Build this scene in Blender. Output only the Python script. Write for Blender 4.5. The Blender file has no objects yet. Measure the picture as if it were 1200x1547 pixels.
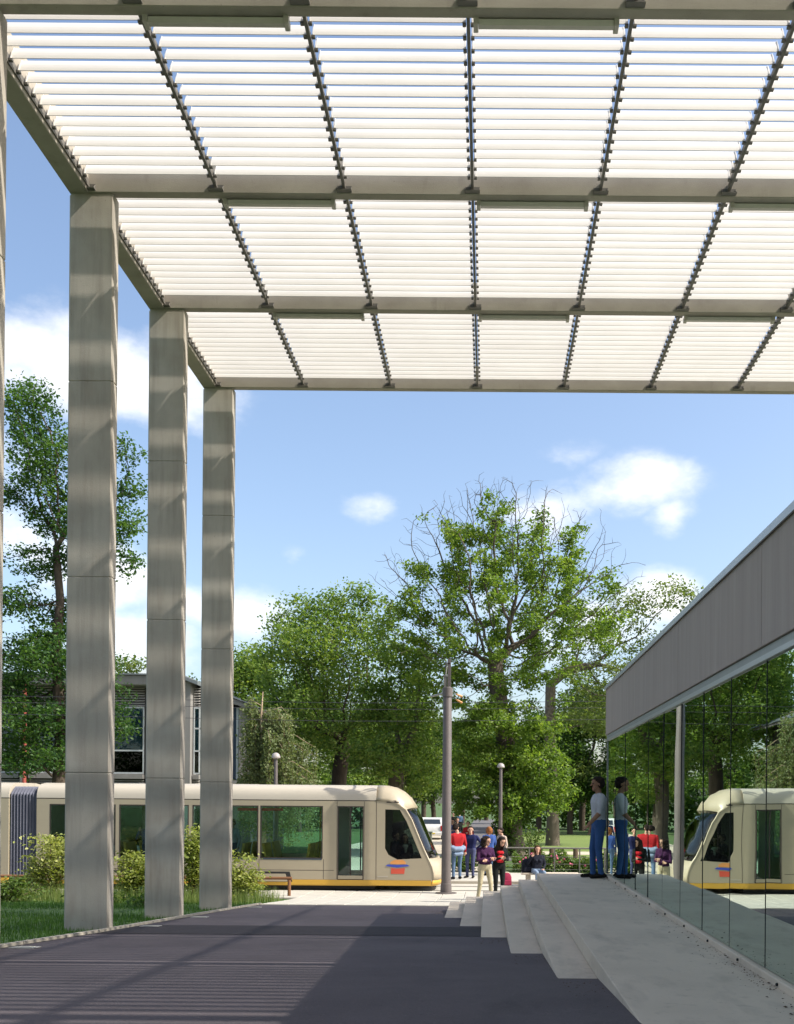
import bpy, bmesh, math, random
import numpy as np
from mathutils import Vector, Matrix
from mathutils.geometry import tessellate_polygon

R = math.radians
scene = bpy.context.scene
COL = scene.collection
rnd = random.Random(7)
rng = np.random.default_rng(7)

# ------------------------------------------------------------------ camera
F = 1500.0            # focal length in pixels of the 1200 px wide photograph
EYE = 2.6
VX, VY = 737.0, 1212.0
ROLL = R(0.45)
cam = bpy.data.cameras.new('camera')
cam_o = bpy.data.objects.new('camera', cam)
COL.objects.link(cam_o)
cam.sensor_fit = 'HORIZONTAL'
cam.sensor_width = 36.0
cam.lens = F / 1200.0 * 36.0
cam.shift_x = -(VX - 600.0) / 1200.0
cam.shift_y = (VY - 773.5) / 1200.0
cam.clip_end = 3000.0
cam.clip_start = 0.05
cam_o.location = (0, 0, EYE)
cam_o.rotation_euler = (R(90), ROLL, 0)
cam_o.rotation_mode = 'XYZ'
cam_o.matrix_world = Matrix.Translation((0, 0, EYE)) @ Matrix.Rotation(R(90), 4, 'X') @ Matrix.Rotation(ROLL, 4, 'Z')
scene.camera = cam_o
scene.render.resolution_x, scene.render.resolution_y = 794, 1024

# ------------------------------------------------------------------ sky, sun, exposure
SUN = Vector((1.0, -0.21, 1.03)).normalized()
world = bpy.data.worlds.new('World')
scene.world = world
world.use_nodes = True
wn, wl = world.node_tree.nodes, world.node_tree.links
wn.clear()
w_out = wn.new('ShaderNodeOutputWorld')
w_bg = wn.new('ShaderNodeBackground')
w_bg.inputs['Strength'].default_value = 0.15
w_sky = wn.new('ShaderNodeTexSky')
w_sky.sky_type = 'NISHITA'
w_sky.sun_disc = False
w_sky.sun_elevation = math.asin(SUN.z)
w_sky.sun_rotation = math.atan2(SUN.x, SUN.y)
w_sky.air_density = 1.0
w_sky.dust_density = 2.6
w_sky.ozone_density = 1.0
w_tc = wn.new('ShaderNodeTexCoord')


def wmath(op, a, b=None, clamp=False):
    n = wn.new('ShaderNodeMath'); n.operation = op; n.use_clamp = clamp
    for i, v in enumerate((a, b)):
        if v is None: continue
        if isinstance(v, (int, float)): n.inputs[i].default_value = v
        else: wl.new(v, n.inputs[i])
    return n.outputs[0]


def wvec(op, a, b=None):
    n = wn.new('ShaderNodeVectorMath'); n.operation = op
    for i, v in enumerate((a, b)):
        if v is None: continue
        if isinstance(v, (tuple, list)): n.inputs[i].default_value = v
        else: wl.new(v, n.inputs[i])
    return n.outputs['Value'] if op == 'LENGTH' else n.outputs[0]


w_dir = w_tc.outputs['Generated']
w_noise = wn.new('ShaderNodeTexNoise')
w_noise.inputs['Scale'].default_value = 9.0
w_noise.inputs['Detail'].default_value = 9.0
w_noise.inputs['Roughness'].default_value = 0.58
w_nv = wvec('MULTIPLY', w_dir, (1.0, 1.0, 1.7))
wl.new(w_nv, w_noise.inputs['Vector'])
# cumulus heaps: photo position, half sizes (px of the 1200 px photograph), density
heaps = [(150, 560, 190, 75, 1.0), (250, 620, 110, 50, .7), (30, 820, 110, 60, .8), (150, 880, 120, 70, .8),
         (350, 925, 110, 55, 1.0), (230, 970, 150, 80, .7), (960, 730, 105, 45, .85), (1010, 775, 45, 40, .6),
         (830, 770, 90, 60, .45), (560, 765, 55, 35, .55), (1000, 900, 95, 50, 1.0), (900, 950, 140, 60, .7),
         (440, 850, 30, 22, .35), (845, 690, 70, 28, .35), (740, 900, 60, 60, .3),
         (-300, 640, 260, 120, .9), (1500, 820, 260, 110, .9), (-700, 300, 300, 120, .7)]
w_sum = None
for hx, hy, sx, sy, dens in heaps:
    c = Vector(((hx - VX) / F, 1.0, (VY - hy) / F)).normalized()
    dv = wvec('SUBTRACT', w_dir, tuple(c))
    dv = wvec('MULTIPLY', dv, (F / sx, F / (sx * 1.5), F / sy))
    ln = wvec('LENGTH', dv)
    g = wmath('MULTIPLY', wmath('SUBTRACT', 1.15, ln, True), dens * 1.15)
    w_sum = g if w_sum is None else wmath('MAXIMUM', w_sum, g)
# the same kind of heaps scattered over the rest of the sky
w_big = wn.new('ShaderNodeTexNoise')
w_big.inputs['Scale'].default_value = 2.6
w_big.inputs['Detail'].default_value = 2.0
wl.new(w_nv, w_big.inputs['Vector'])
w_sy = wn.new('ShaderNodeSeparateXYZ'); wl.new(w_dir, w_sy.inputs[0])
w_side = wmath('SUBTRACT', 0.72, w_sy.outputs['Y'], True)       # outside the framed part
w_gen = wmath('MULTIPLY', wmath('MULTIPLY', wmath('SUBTRACT', w_big.outputs['Fac'], 0.50, True), 5.0), wmath('MULTIPLY', w_side, 4.0, True))
w_sum = wmath('MAXIMUM', w_sum, w_gen)
w_n2 = wmath('SUBTRACT', w_noise.outputs['Fac'], 0.5)
w_cl = wmath('ADD', w_sum, wmath('MULTIPLY', w_n2, 2.3))
w_mr = wn.new('ShaderNodeMapRange'); w_mr.interpolation_type = 'SMOOTHSTEP'
wl.new(w_cl, w_mr.inputs['Value'])
w_mr.inputs['From Min'].default_value = 0.18
w_mr.inputs['From Max'].default_value = 1.15
w_gate = wmath('MULTIPLY', w_mr.outputs['Result'], wmath('MULTIPLY', w_sum, 4.0, True))
w_gate = wmath('MULTIPLY', w_gate, 0.86)
w_mix = wn.new('ShaderNodeMix'); w_mix.data_type = 'RGBA'
wl.new(w_gate, w_mix.inputs['Factor'])
wl.new(w_sky.outputs['Color'], w_mix.inputs['A'])
w_mix.inputs['B'].default_value = (5.6, 5.5, 5.4, 1)
wl.new(w_mix.outputs['Result'], w_bg.inputs['Color'])
wl.new(w_bg.outputs[0], w_out.inputs[0])

sun = bpy.data.lights.new('sun', 'SUN')
sun.energy = 3.9
sun.angle = R(0.53)
sun.color = (1.0, 0.95, 0.86)
sun_o = bpy.data.objects.new('sun', sun)
COL.objects.link(sun_o)
sun_o.rotation_euler = (-SUN).to_track_quat('-Z', 'Y').to_euler()
sun_o.location = (30, -10, 40)

scene.view_settings.view_transform = 'Standard'
scene.view_settings.look = 'None'
scene.view_settings.exposure = 0.80
scene.view_settings.gamma = 1.0
scene.view_settings.use_curve_mapping = False
scene.render.engine = 'CYCLES'
scene.cycles.max_bounces = 6
scene.cycles.transparent_max_bounces = 12
scene.cycles.use_denoising = True


# ------------------------------------------------------------------ helpers
def at(px, py, d):
    """photo pixel and distance -> world point (undoing the small camera roll)"""
    u, v = (px - VX), (VY - py)
    c, s = math.cos(ROLL), math.sin(ROLL)
    # image is turned clockwise by ROLL
    x, z = u * c - v * s, v * c + u * s
    return Vector((x / F * d, d, EYE + z / F * d))


def zg(y):
    """ground height: a ramp falling from the camera towards the tram plaza"""
    if y < 3.0: return 1.38
    if y < 7.0:
        t = (y - 3.0) / 4.0
        a, b = 1.38, 1.655 - .0623 * 7.0
        # smooth join of the flat top and the ramp
        m1 = -.0623 * 4.0
        return (2*t**3-3*t*t+1)*a + (-2*t**3+3*t*t)*b + (t**3-t*t)*m1
    if y < 21.5: return 1.655 - .0623 * y
    if y < 27.5:
        t = (y - 21.5) / 6.0
        a, b = 1.655 - .0623 * 21.5, 0.0
        m0 = -.0623 * 6.0
        return (2*t**3-3*t*t+1)*a + (t**3-2*t*t+t)*m0 + (-2*t**3+3*t*t)*b
    return 0.0


class MB:
    def __init__(s):
        s.v, s.f, s.m = [], [], []

    def add(s, verts, faces, mi=0):
        o = len(s.v)
        s.v += [tuple(p) for p in verts]
        s.f += [tuple(i + o for i in q) for q in faces]
        s.m += [mi] * len(faces)

    def box(s, x0, x1, y0, y1, z0, z1, mi=0, c=0.0):
        if c <= 0:
            s.add([(x0,y0,z0),(x1,y0,z0),(x1,y1,z0),(x0,y1,z0),(x0,y0,z1),(x1,y0,z1),(x1,y1,z1),(x0,y1,z1)],
                  [(0,3,2,1),(4,5,6,7),(0,1,5,4),(1,2,6,5),(2,3,7,6),(3,0,4,7)], mi)
        else:
            s.rings([[(x0+c+i,y0+c+j,z0) for i,j in ((0,0),(x1-x0-2*c,0),(x1-x0-2*c,y1-y0-2*c),(0,y1-y0-2*c))],
                     [(x0,y0,z0+c),(x1,y0,z0+c),(x1,y1,z0+c),(x0,y1,z0+c)],
                     [(x0,y0,z1-c),(x1,y0,z1-c),(x1,y1,z1-c),(x0,y1,z1-c)],
                     [(x0+c+i,y0+c+j,z1) for i,j in ((0,0),(x1-x0-2*c,0),(x1-x0-2*c,y1-y0-2*c),(0,y1-y0-2*c))]], mi)

    def rings(s, rs, mi=0, cap=True):
        n = len(rs[0]); o = len(s.v)
        for r in rs: s.v += [tuple(p) for p in r]
        for k in range(len(rs)-1):
            for i in range(n):
                j = (i+1) % n
                s.f.append((o+k*n+i, o+k*n+j, o+(k+1)*n+j, o+(k+1)*n+i)); s.m.append(mi)
        if cap:
            s.f.append(tuple(o+i for i in reversed(range(n)))); s.m.append(mi)
            e = o+(len(rs)-1)*n
            s.f.append(tuple(e+i for i in range(n))); s.m.append(mi)

    def tube(s, pts, rad, n=8, mi=0, cap=True):
        pts = [Vector(p) for p in pts]
        if isinstance(rad, (int, float)): rad = [rad]*len(pts)
        rs = []; up = None
        for i, p in enumerate(pts):
            t = (pts[min(i+1, len(pts)-1)] - pts[max(i-1, 0)])
            t = t.normalized() if t.length > 1e-9 else Vector((0,0,1))
            if up is None:
                up = Vector((0,0,1)) if abs(t.z) < .9 else Vector((0,1,0))
            a = t.cross(up)
            if a.length < 1e-6: a = t.orthogonal()
            a.normalize(); b = a.cross(t); up = b
            rs.append([p + (a*math.cos(k*2*math.pi/n) + b*math.sin(k*2*math.pi/n))*rad[i] for k in range(n)])
        s.rings(rs, mi, cap)

    def lathe(s, prof, c=(0,0,0), n=16, mi=0):
        s.rings([[(c[0]+r*math.cos(k*2*math.pi/n), c[1]+r*math.sin(k*2*math.pi/n), c[2]+z) for k in range(n)] for r, z in prof], mi)

    def prism(s, poly, axis, a0, a1, mi=0):
        """poly: list of 2-D points; axis 'x': (y,z) points, 'y': (x,z), 'z': (x,y)"""
        def P(q, a):
            return (a, q[0], q[1]) if axis == 'x' else ((q[0], a, q[1]) if axis == 'y' else (q[0], q[1], a))
        n = len(poly)
        o = len(s.v)
        s.v += [P(q, a0) for q in poly] + [P(q, a1) for q in poly]
        for i in range(n):
            j = (i+1) % n
            s.f.append((o+i, o+j, o+n+j, o+n+i)); s.m.append(mi)
        tr = tessellate_polygon([[Vector((q[0], q[1], 0)) for q in poly]])
        for t in tr:
            s.f.append(tuple(o+i for i in t)); s.m.append(mi)
            s.f.append(tuple(o+n+i for i in reversed(t))); s.m.append(mi)

    def holed(s, outer, holes, axis, a0, a1, mi=0):
        """flat panel with holes, thickness a0..a1"""
        def P(q, a):
            return (a, q[0], q[1]) if axis == 'x' else ((q[0], a, q[1]) if axis == 'y' else (q[0], q[1], a))
        loops = [outer] + holes
        flat = [q for l in loops for q in l]
        n = len(flat); o = len(s.v)
        s.v += [P(q, a0) for q in flat] + [P(q, a1) for q in flat]
        k = 0
        for l in loops:
            for i in range(len(l)):
                j = (i+1) % len(l)
                s.f.append((o+k+i, o+k+j, o+n+k+j, o+n+k+i)); s.m.append(mi)
            k += len(l)
        for t in tessellate_polygon([[Vector((q[0], q[1], 0)) for q in l] for l in loops]):
            s.f.append(tuple(o+i for i in t)); s.m.append(mi)
            s.f.append(tuple(o+n+i for i in reversed(t))); s.m.append(mi)

    def sphere(s, c, r, nu=10, nv=7, mi=0):
        if isinstance(r, (int, float)): r = (r, r, r)
        rs = []
        for j in range(nv+1):
            a = math.pi*(j/nv) ; a = min(max(a, .06), math.pi-.06)
            rs.append([(c[0]+r[0]*math.sin(a)*math.cos(k*2*math.pi/nu), c[1]+r[1]*math.sin(a)*math.sin(k*2*math.pi/nu), c[2]-r[2]*math.cos(a)) for k in range(nu)])
        s.rings(rs, mi)

    def mesh(s, name, mats, smooth=False, fix=True):
        me = bpy.data.meshes.new(name)
        me.from_pydata(s.v, [], s.f)
        for m in (mats if isinstance(mats, (list, tuple)) else [mats]): me.materials.append(m)
        if len(set(s.m)) > 1: me.polygons.foreach_set('material_index', s.m)
        if fix:
            b = bmesh.new(); b.from_mesh(me); bmesh.ops.recalc_face_normals(b, faces=b.faces); b.to_mesh(me); b.free()
        if smooth:
            me.polygons.foreach_set('use_smooth', [True]*len(me.polygons))
        me.update()
        return me

    def build(s, name, mats, parent=None, smooth=False, fix=True):
        return link(name, s.mesh(name, mats, smooth, fix), parent)


def link(name, me, parent=None):
    o = bpy.data.objects.new(name, me)
    COL.objects.link(o)
    if parent is not None:
        o.parent = parent
        o.matrix_parent_inverse = parent_inv(parent)
    return o


def parent_inv(p):
    """parts are modelled in world coordinates, so undo the transform of the thing they belong to"""
    return (Matrix.Translation(p.location) @ p.rotation_euler.to_matrix().to_4x4()).inverted()


def tag(o, label=None, cat=None, group=None, kind=None):
    if label: o['label'] = label
    if cat: o['category'] = cat
    if group: o['group'] = group
    if kind: o['kind'] = kind
    return o


def thing(name, label, cat, loc=(0, 0, 0), group=None, rz=0.0):
    o = bpy.data.objects.new(name, None)
    COL.objects.link(o)
    o.empty_display_size = .2
    o.location = loc
    o.rotation_euler = (0, 0, rz)
    return tag(o, label, cat, group)


def smooth_by_angle(o, ang=40):
    me = o.data
    me.polygons.foreach_set('use_smooth', [True]*len(me.polygons))
    me.set_sharp_from_angle(angle=R(ang))
    return o


# ------------------------------------------------------------------ materials
def new_mat(name):
    m = bpy.data.materials.new(name); m.use_nodes = True
    nt = m.node_tree; nt.nodes.clear()
    out = nt.nodes.new('ShaderNodeOutputMaterial')
    return m, nt, out


def pm(name, c1, c2=None, scale=6.0, rough=.8, bump=0.0, bscale=60.0, stretch=(1, 1, 1), spec=.3, metal=0.0,
       layers=(), detail=6.0, contrast=1.0):
    """procedural surface: two-tone noise, extra stain layers (colour, scale, stretch, lo, hi, amount), fine bump"""
    m, nt, out = new_mat(name)
    N, L = nt.nodes, nt.links
    p = N.new('ShaderNodeBsdfPrincipled')
    L.new(p.outputs[0], out.inputs[0])
    p.inputs['Roughness'].default_value = rough
    p.inputs['Metallic'].default_value = metal
    p.inputs['Specular IOR Level'].default_value = spec
    geo = N.new('ShaderNodeNewGeometry')
    def noise(sc, st, det=detail):
        v = N.new('ShaderNodeVectorMath'); v.operation = 'MULTIPLY'
        L.new(geo.outputs['Position'], v.inputs[0]); v.inputs[1].default_value = st
        n = N.new('ShaderNodeTexNoise'); n.inputs['Scale'].default_value = sc; n.inputs['Detail'].default_value = det
        n.inputs['Roughness'].default_value = .6
        L.new(v.outputs[0], n.inputs['Vector'])
        return n.outputs['Fac']
    def rng_(fac, lo, hi, a=0., b=1.):
        r = N.new('ShaderNodeMapRange'); L.new(fac, r.inputs['Value'])
        r.inputs['From Min'].default_value = lo; r.inputs['From Max'].default_value = hi
        r.inputs['To Min'].default_value = a; r.inputs['To Max'].default_value = b
        return r.outputs['Result']
    if c2 is None:
        c2 = tuple(x*.82 for x in c1)
    mx = N.new('ShaderNodeMix'); mx.data_type = 'RGBA'
    L.new(rng_(noise(scale, stretch), .5-.22/contrast, .5+.22/contrast), mx.inputs['Factor'])
    mx.inputs['A'].default_value = (*c1, 1); mx.inputs['B'].default_value = (*c2, 1)
    col = mx.outputs['Result']
    for lc, sc, st, lo, hi, amt in layers:
        m2 = N.new('ShaderNodeMix'); m2.data_type = 'RGBA'
        L.new(rng_(noise(sc, st), lo, hi, 0, amt), m2.inputs['Factor'])
        L.new(col, m2.inputs['A']); m2.inputs['B'].default_value = (*lc, 1)
        col = m2.outputs['Result']
    L.new(col, p.inputs['Base Color'])
    if bump > 0:
        b = N.new('ShaderNodeBump'); b.inputs['Strength'].default_value = bump; b.inputs['Distance'].default_value = .01
        L.new(noise(bscale, (1, 1, 1), 4), b.inputs['Height'])
        L.new(b.outputs[0], p.inputs['Normal'])
    return m


def leaf_mat(name, c1, c2, c3, trans=.35):
    m, nt, out = new_mat(name)
    N, L = nt.nodes, nt.links
    geo = N.new('ShaderNodeNewGeometry')
    ramp = N.new('ShaderNodeValToRGB')
    ramp.color_ramp.elements[0].position = 0.0; ramp.color_ramp.elements[0].color = (*c1, 1)
    ramp.color_ramp.elements[1].position = 1.0; ramp.color_ramp.elements[1].color = (*c3, 1)
    e = ramp.color_ramp.elements.new(.5); e.color = (*c2, 1)
    n = N.new('ShaderNodeTexNoise'); n.inputs['Scale'].default_value = .55; n.inputs['Detail'].default_value = 2
    L.new(geo.outputs['Position'], n.inputs['Vector'])
    a = N.new('ShaderNodeMath'); a.operation = 'MULTIPLY'; a.inputs[1].default_value = .55
    L.new(geo.outputs['Random Per Island'], a.inputs[0])
    b = N.new('ShaderNodeMath'); b.operation = 'MULTIPLY_ADD'; b.inputs[1].default_value = .9
    L.new(n.outputs['Fac'], b.inputs[0]); L.new(a.outputs[0], b.inputs[2])
    c = N.new('ShaderNodeMath'); c.operation = 'SUBTRACT'; c.inputs[1].default_value = .22; c.use_clamp = True
    L.new(b.outputs[0], c.inputs[0]); L.new(c.outputs[0], ramp.inputs[0])
    p = N.new('ShaderNodeBsdfPrincipled'); p.inputs['Roughness'].default_value = .5; p.inputs['Specular IOR Level'].default_value = .3
    L.new(ramp.outputs[0], p.inputs['Base Color'])
    t = N.new('ShaderNodeBsdfTranslucent')
    br = N.new('ShaderNodeMix'); br.data_type = 'RGBA'; br.blend_type = 'MULTIPLY'; br.inputs['Factor'].default_value = 1
    L.new(ramp.outputs[0], br.inputs['A']); br.inputs['B'].default_value = (1.5, 1.5, .7, 1)
    L.new(br.outputs['Result'], t.inputs['Color'])
    mix = N.new('ShaderNodeMixShader'); mix.inputs[0].default_value = trans
    L.new(p.outputs[0], mix.inputs[1]); L.new(t.outputs[0], mix.inputs[2])
    L.new(mix.outputs[0], out.inputs[0])
    return m


def glass_mat(name, tint, ior=1.5, rough=0.0, refl=(1, 1, 1), wave=0.0, coat=0.0):
    m, nt, out = new_mat(name)
    N, L = nt.nodes, nt.links
    t = N.new('ShaderNodeBsdfTransparent'); t.inputs[0].default_value = (*tint, 1)
    g = N.new('ShaderNodeBsdfGlossy'); g.inputs['Roughness'].default_value = rough; g.inputs['Color'].default_value = (*refl, 1)
    f = N.new('ShaderNodeFresnel'); f.inputs['IOR'].default_value = ior
    mix = N.new('ShaderNodeMixShader')
    fo = f.outputs[0]
    if coat > 0:        # sun-control coating: a base reflectance on top of the Fresnel term
        cm = N.new('ShaderNodeMath'); cm.operation = 'MULTIPLY_ADD'; cm.use_clamp = True
        L.new(fo, cm.inputs[0]); cm.inputs[1].default_value = 1-coat; cm.inputs[2].default_value = coat
        fo = cm.outputs[0]
    L.new(fo, mix.inputs[0]); L.new(t.outputs[0], mix.inputs[1]); L.new(g.outputs[0], mix.inputs[2])
    if wave > 0:
        geo = N.new('ShaderNodeNewGeometry')
        n = N.new('ShaderNodeTexNoise'); n.inputs['Scale'].default_value = 1.3; n.inputs['Detail'].default_value = 1
        L.new(geo.outputs['Position'], n.inputs['Vector'])
        b = N.new('ShaderNodeBump'); b.inputs['Strength'].default_value = wave; b.inputs['Distance'].default_value = .01
        L.new(n.outputs['Fac'], b.inputs['Height']); L.new(b.outputs[0], g.inputs['Normal'])
    L.new(mix.outputs[0], out.inputs[0])
    return m


M = {}
M['concrete'] = pm('concrete', (.47, .425, .36), (.345, .31, .262), 1.1, .85, .25, 90, (1, 1, .45), .2, contrast=1.3,
                   layers=[((.20, .175, .145), 5, (1.6, 1.6, .12), .48, .78, .5), ((.21, .145, .09), 1.3, (1.5, 1.5, .25), .57, .78, .5), ((.19, .165, .14), .55, (1, 1, .7), .54, .76, .4),
                           ((.13, .12, .11), 38, (1, 1, 1), .68, .74, .7), ((.50, .48, .43), .7, (1, 1, 1.6), .52, .72, .45)])
M['beam_concrete'] = pm('beam_concrete', (.42, .38, .315), (.32, .285, .235), 2.2, .85, .3, 80, (.7, 1, 1), .2,
                        layers=[((.2, .18, .15), 4, (1, 1, .3), .58, .8, .6), ((.12, .11, .1), 30, (1, 1, 1), .68, .75, .7)])
M['step_concrete'] = pm('step_concrete', (.60, .515, .41), (.50, .43, .34), 1.1, .8, .25, 120, (1, 1, 1), .25,
                        layers=[((.24, .21, .175), 3.2, (1, .35, 1), .52, .80, .6), ((.16, .14, .12), 45, (1, 1, 1), .64, .73, .6), ((.20, .18, .15), 9, (1, 1, 1), .60, .8, .5)])
M['asphalt'] = pm('asphalt', (.104, .086, .092), (.074, .061, .066), 1.3, .82, .9, 70, (1, 1, 1), .35,
                  layers=[((.13, .112, .116), .45, (.5, 1, 1), .48, .75, .6), ((.20, .175, .16), 48, (1, 1, 1), .60, .72, .55), ((.030, .024, .026), 34, (1, 1, 1), .58, .72, .6), ((.035, .03, .032), 1.7, (1, .4, 1), .60, .75, .5)])
M['asphalt_shaded'] = pm('asphalt_shaded', (.040, .033, .036), (.030, .025, .028), 3, .85, .6, 120, (1, 1, 1), .35,
                      layers=[((.075, .068, .065), 90, (1, 1, 1), .64, .78, .5)])  # asphalt with the shade of the band painted into its colour
M['path_asphalt'] = pm('path_asphalt', (.14, .13, .13), (.10, .095, .10), .8, .9, .3, 60)
M['paving'] = pm('paving', (.48, .45, .39), (.39, .37, .32), 2.5, .8, .15, 60, (1, 1, 1), .25,
                 layers=[((.33, .31, .27), 6, (1, 1, 1), .58, .8, .4)])
M['joint'] = pm('joint', (.22, .2, .17), None, 20, .95)
M['sand_road'] = pm('sand_road', (.50, .44, .34), (.40, .35, .27), .5, .95, .3, 40,
                    layers=[((.3, .27, .2), 2.5, (1, 1, 1), .55, .8, .4)])
M['soil'] = pm('soil', (.07, .12, .035), (.05, .095, .025), .4, .95, .4, 40,
               layers=[((.15, .12, .075), 1.1, (1, 1.4, 1), .54, .72, .6)])
M['lawn'] = pm('lawn', (.15, .20, .05), (.12, .17, .04), .35, .95, .5, 30,
               layers=[((.2, .21, .08), 1.6, (1, 1, 1), .5, .8, .5)])
M['kerb'] = pm('kerb', (.42, .38, .31), (.33, .3, .25), 5, .85)
M['steel_dark'] = pm('steel_dark', (.16, .148, .13), (.125, .116, .10), 8, .55, spec=.4)
M['steel_grey'] = pm('steel_grey', (.30, .30, .29), (.25, .25, .24), 8, .45, metal=.5)
M['galv'] = pm('galv', (.42, .41, .38), (.34, .33, .31), 14, .5, metal=.3)
M['white_blade'] = pm('white_blade', (.65, .63, .59), (.60, .58, .54), 1.4, .55, spec=.35,
                      layers=[((.52, .49, .44), 3, (.4, 1, 1), .60, .85, .3)])
M['fixture'] = pm('fixture', (.50, .46, .40), (.44, .40, .35), 8, .45, spec=.4)
M['diffuser'] = pm('diffuser', (.58, .54, .47), (.52, .48, .42), 8, .25, spec=.5)
M['fascia'] = pm('fascia', (.40, .335, .292), (.345, .288, .252), 3, .75, .12, 60, (1, 2.2, .10), .25,
                 layers=[((.46, .395, .35), 6, (1, 1.8, .14), .50, .8, .5), ((.25, .205, .18), 11, (1, 1.6, .12), .62, .82, .4)])
M['alu'] = pm('alu', (.50, .51, .50), (.44, .45, .44), 6, .38, metal=.65, stretch=(1, .3, 1))
M['alu_band'] = pm('alu_band', (.36, .37, .34), (.31, .32, .30), 4, .5, metal=.2)
M['seal'] = pm('seal', (.012, .014, .014), None, 10, .6)
M['pavilion_glass'] = glass_mat('pavilion_glass', (.55, .70, .66), 1.7, 0.0, (.86, 1.0, .93), .09, .60)
M['interior'] = pm('interior', (.055, .06, .062), (.045, .05, .052), 1, .8)
M['interior_floor'] = pm('interior_floor', (.16, .165, .165), (.13, .135, .135), 1.5, .6)
M['interior_wall'] = pm('interior_wall', (.10, .105, .105), (.08, .085, .085), 1, .8)
M['roof_felt'] = pm('roof_felt', (.2, .19, .18), None, 3, .9)

M['tram_body'] = pm('tram_body', (.40, .34, .24), (.37, .315, .222), .8, .36, spec=.5, layers=[((.33, .28, .2), 2.2, (1, 1, 2.5), .55, .85, .45)])
M['tram_roof'] = pm('tram_roof', (.46, .41, .33), (.43, .385, .31), .8, .4, spec=.45)
M['tram_yellow'] = pm('tram_yellow', (.62, .36, .05), (.56, .32, .04), 1, .4, spec=.45)
M['tram_dark'] = pm('tram_dark', (.035, .033, .032), (.025, .024, .023), 3, .7)
M['tram_seam'] = pm('tram_seam', (.05, .04, .035), None, 3, .6)
M['tram_blue'] = pm('tram_blue', (.04, .07, .10), None, 3, .5)
M['bellows'] = pm('bellows', (.12, .125, .16), (.09, .095, .125), 4, .7)
M['tram_glass'] = glass_mat('tram_glass', (.80, .92, .90), 1.45)
M['cab_glass'] = glass_mat('cab_glass', (.42, .48, .46), 1.5)
M['tram_floor'] = pm('tram_floor', (.10, .10, .10), None, 3, .8)
M['tram_ceiling'] = pm('tram_ceiling', (.13, .22, .22), None, 3, .8)
M['seat_yellow'] = pm('seat_yellow', (.50, .32, .07), (.42, .27, .06), 3, .7)
M['red'] = pm('red', (.55, .05, .03), None, 3, .6)
M['logo_orange'] = pm('logo_orange', (.75, .32, .10), None, 3, .5)
M['logo_blue'] = pm('logo_blue', (.06, .09, .45), None, 3, .5)
M['logo_red'] = pm('logo_red', (.65, .10, .06), None, 3, .5)
M['lamp_lens'] = pm('lamp_lens', (.7, .68, .6), None, 3, .2)

M['mast'] = pm('mast', (.125, .105, .10), (.105, .09, .085), 4, .5, spec=.4)
M['wire'] = pm('wire', (.05, .05, .06), None, 4, .5)
M['insulator'] = pm('insulator', (.6, .28, .08), None, 6, .5)
M['lamp_dome'] = pm('lamp_dome', (.36, .32, .30), (.3, .27, .25), 5, .35, spec=.5)
M['wood_rail'] = pm('wood_rail', (.22, .105, .05), (.16, .075, .035), 6, .8, stretch=(.3, 1, 1))
M['stump_wood'] = pm('stump_wood', (.13, .09, .06), None, 9, .9)

M['bark'] = pm('bark', (.085, .065, .048), (.05, .038, .028), 7, .95, .8, 30, (1, 1, .3))
M['bark_grey'] = pm('bark_grey', (.17, .14, .105), (.10, .08, .06), 6, .95, .8, 30, (1, 1, .3))
M['twig_dead'] = pm('twig_dead', (.125, .10, .08), (.085, .068, .052), 4, .9)
M['birch_bark'] = pm('birch_bark', (.42, .32, .22), (.25, .18, .12), 6, .8, stretch=(1, 1, .6))
M['leaf_oak'] = leaf_mat('leaf_oak', (.056, .112, .020), (.118, .196, .030), (.26, .34, .070), .48)
M['leaf_mid'] = leaf_mat('leaf_mid', (0.057, 0.110, 0.028), (0.128, 0.211, 0.045), (0.307, 0.367, 0.092), .48)
M['leaf_left'] = leaf_mat('leaf_left', (0.017, 0.054, 0.020), (0.049, 0.112, 0.027), (0.122, 0.210, 0.047), .48)
M['leaf_pale'] = leaf_mat('leaf_pale', (0.084, 0.126, 0.037), (0.132, 0.182, 0.053), (0.204, 0.252, 0.083), .45)
M['leaf_dark'] = leaf_mat('leaf_dark', (0.024, 0.056, 0.014), (0.053, 0.108, 0.022), (0.118, 0.192, 0.035), .48)
M['leaf_birch'] = leaf_mat('leaf_birch', (.09, .13, .05), (.15, .19, .08), (.24, .28, .13), .4)
M['leaf_shrub'] = leaf_mat('leaf_shrub', (.12, .17, .03), (.25, .29, .07), (.45, .45, .18), .35)
M['leaf_hedge'] = leaf_mat('leaf_hedge', (.04, .09, .02), (.09, .145, .03), (.17, .22, .055), .35)
M['leaf_ivy'] = leaf_mat('leaf_ivy', (.03, .068, .013), (.06, .11, .02), (.105, .155, .034), .3)
M['grass_blade'] = leaf_mat('grass_blade', (.03, .085, .012), (.05, .12, .018), (.085, .16, .03), .3)
M['grass_tall'] = leaf_mat('grass_tall', (.07, .12, .03), (.13, .18, .045), (.24, .25, .10), .35)
M['rose'] = pm('rose', (.7, .16, .25), (.6, .12, .2), 6, .6)
M['debris'] = pm('debris', (.11, .07, .045), (.06, .045, .035), 30, .9)
M['bld_concrete'] = pm('bld_concrete', (.26, .25, .235), (.20, .19, .18), 1.2, .85, .2, 30, (1, 1, .3), layers=[((.12, .11, .10), 3, (2, 2, .15), .55, .8, .5)])
M['bld_dark'] = pm('bld_dark', (.10, .095, .09), (.08, .075, .07), 2, .8)
M['bld_slat'] = pm('bld_slat', (.42, .40, .36), (.36, .34, .31), 4, .6)
M['blind_blue'] = pm('blind_blue', (.055, .085, .13), (.045, .07, .11), 2, .6)
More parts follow.
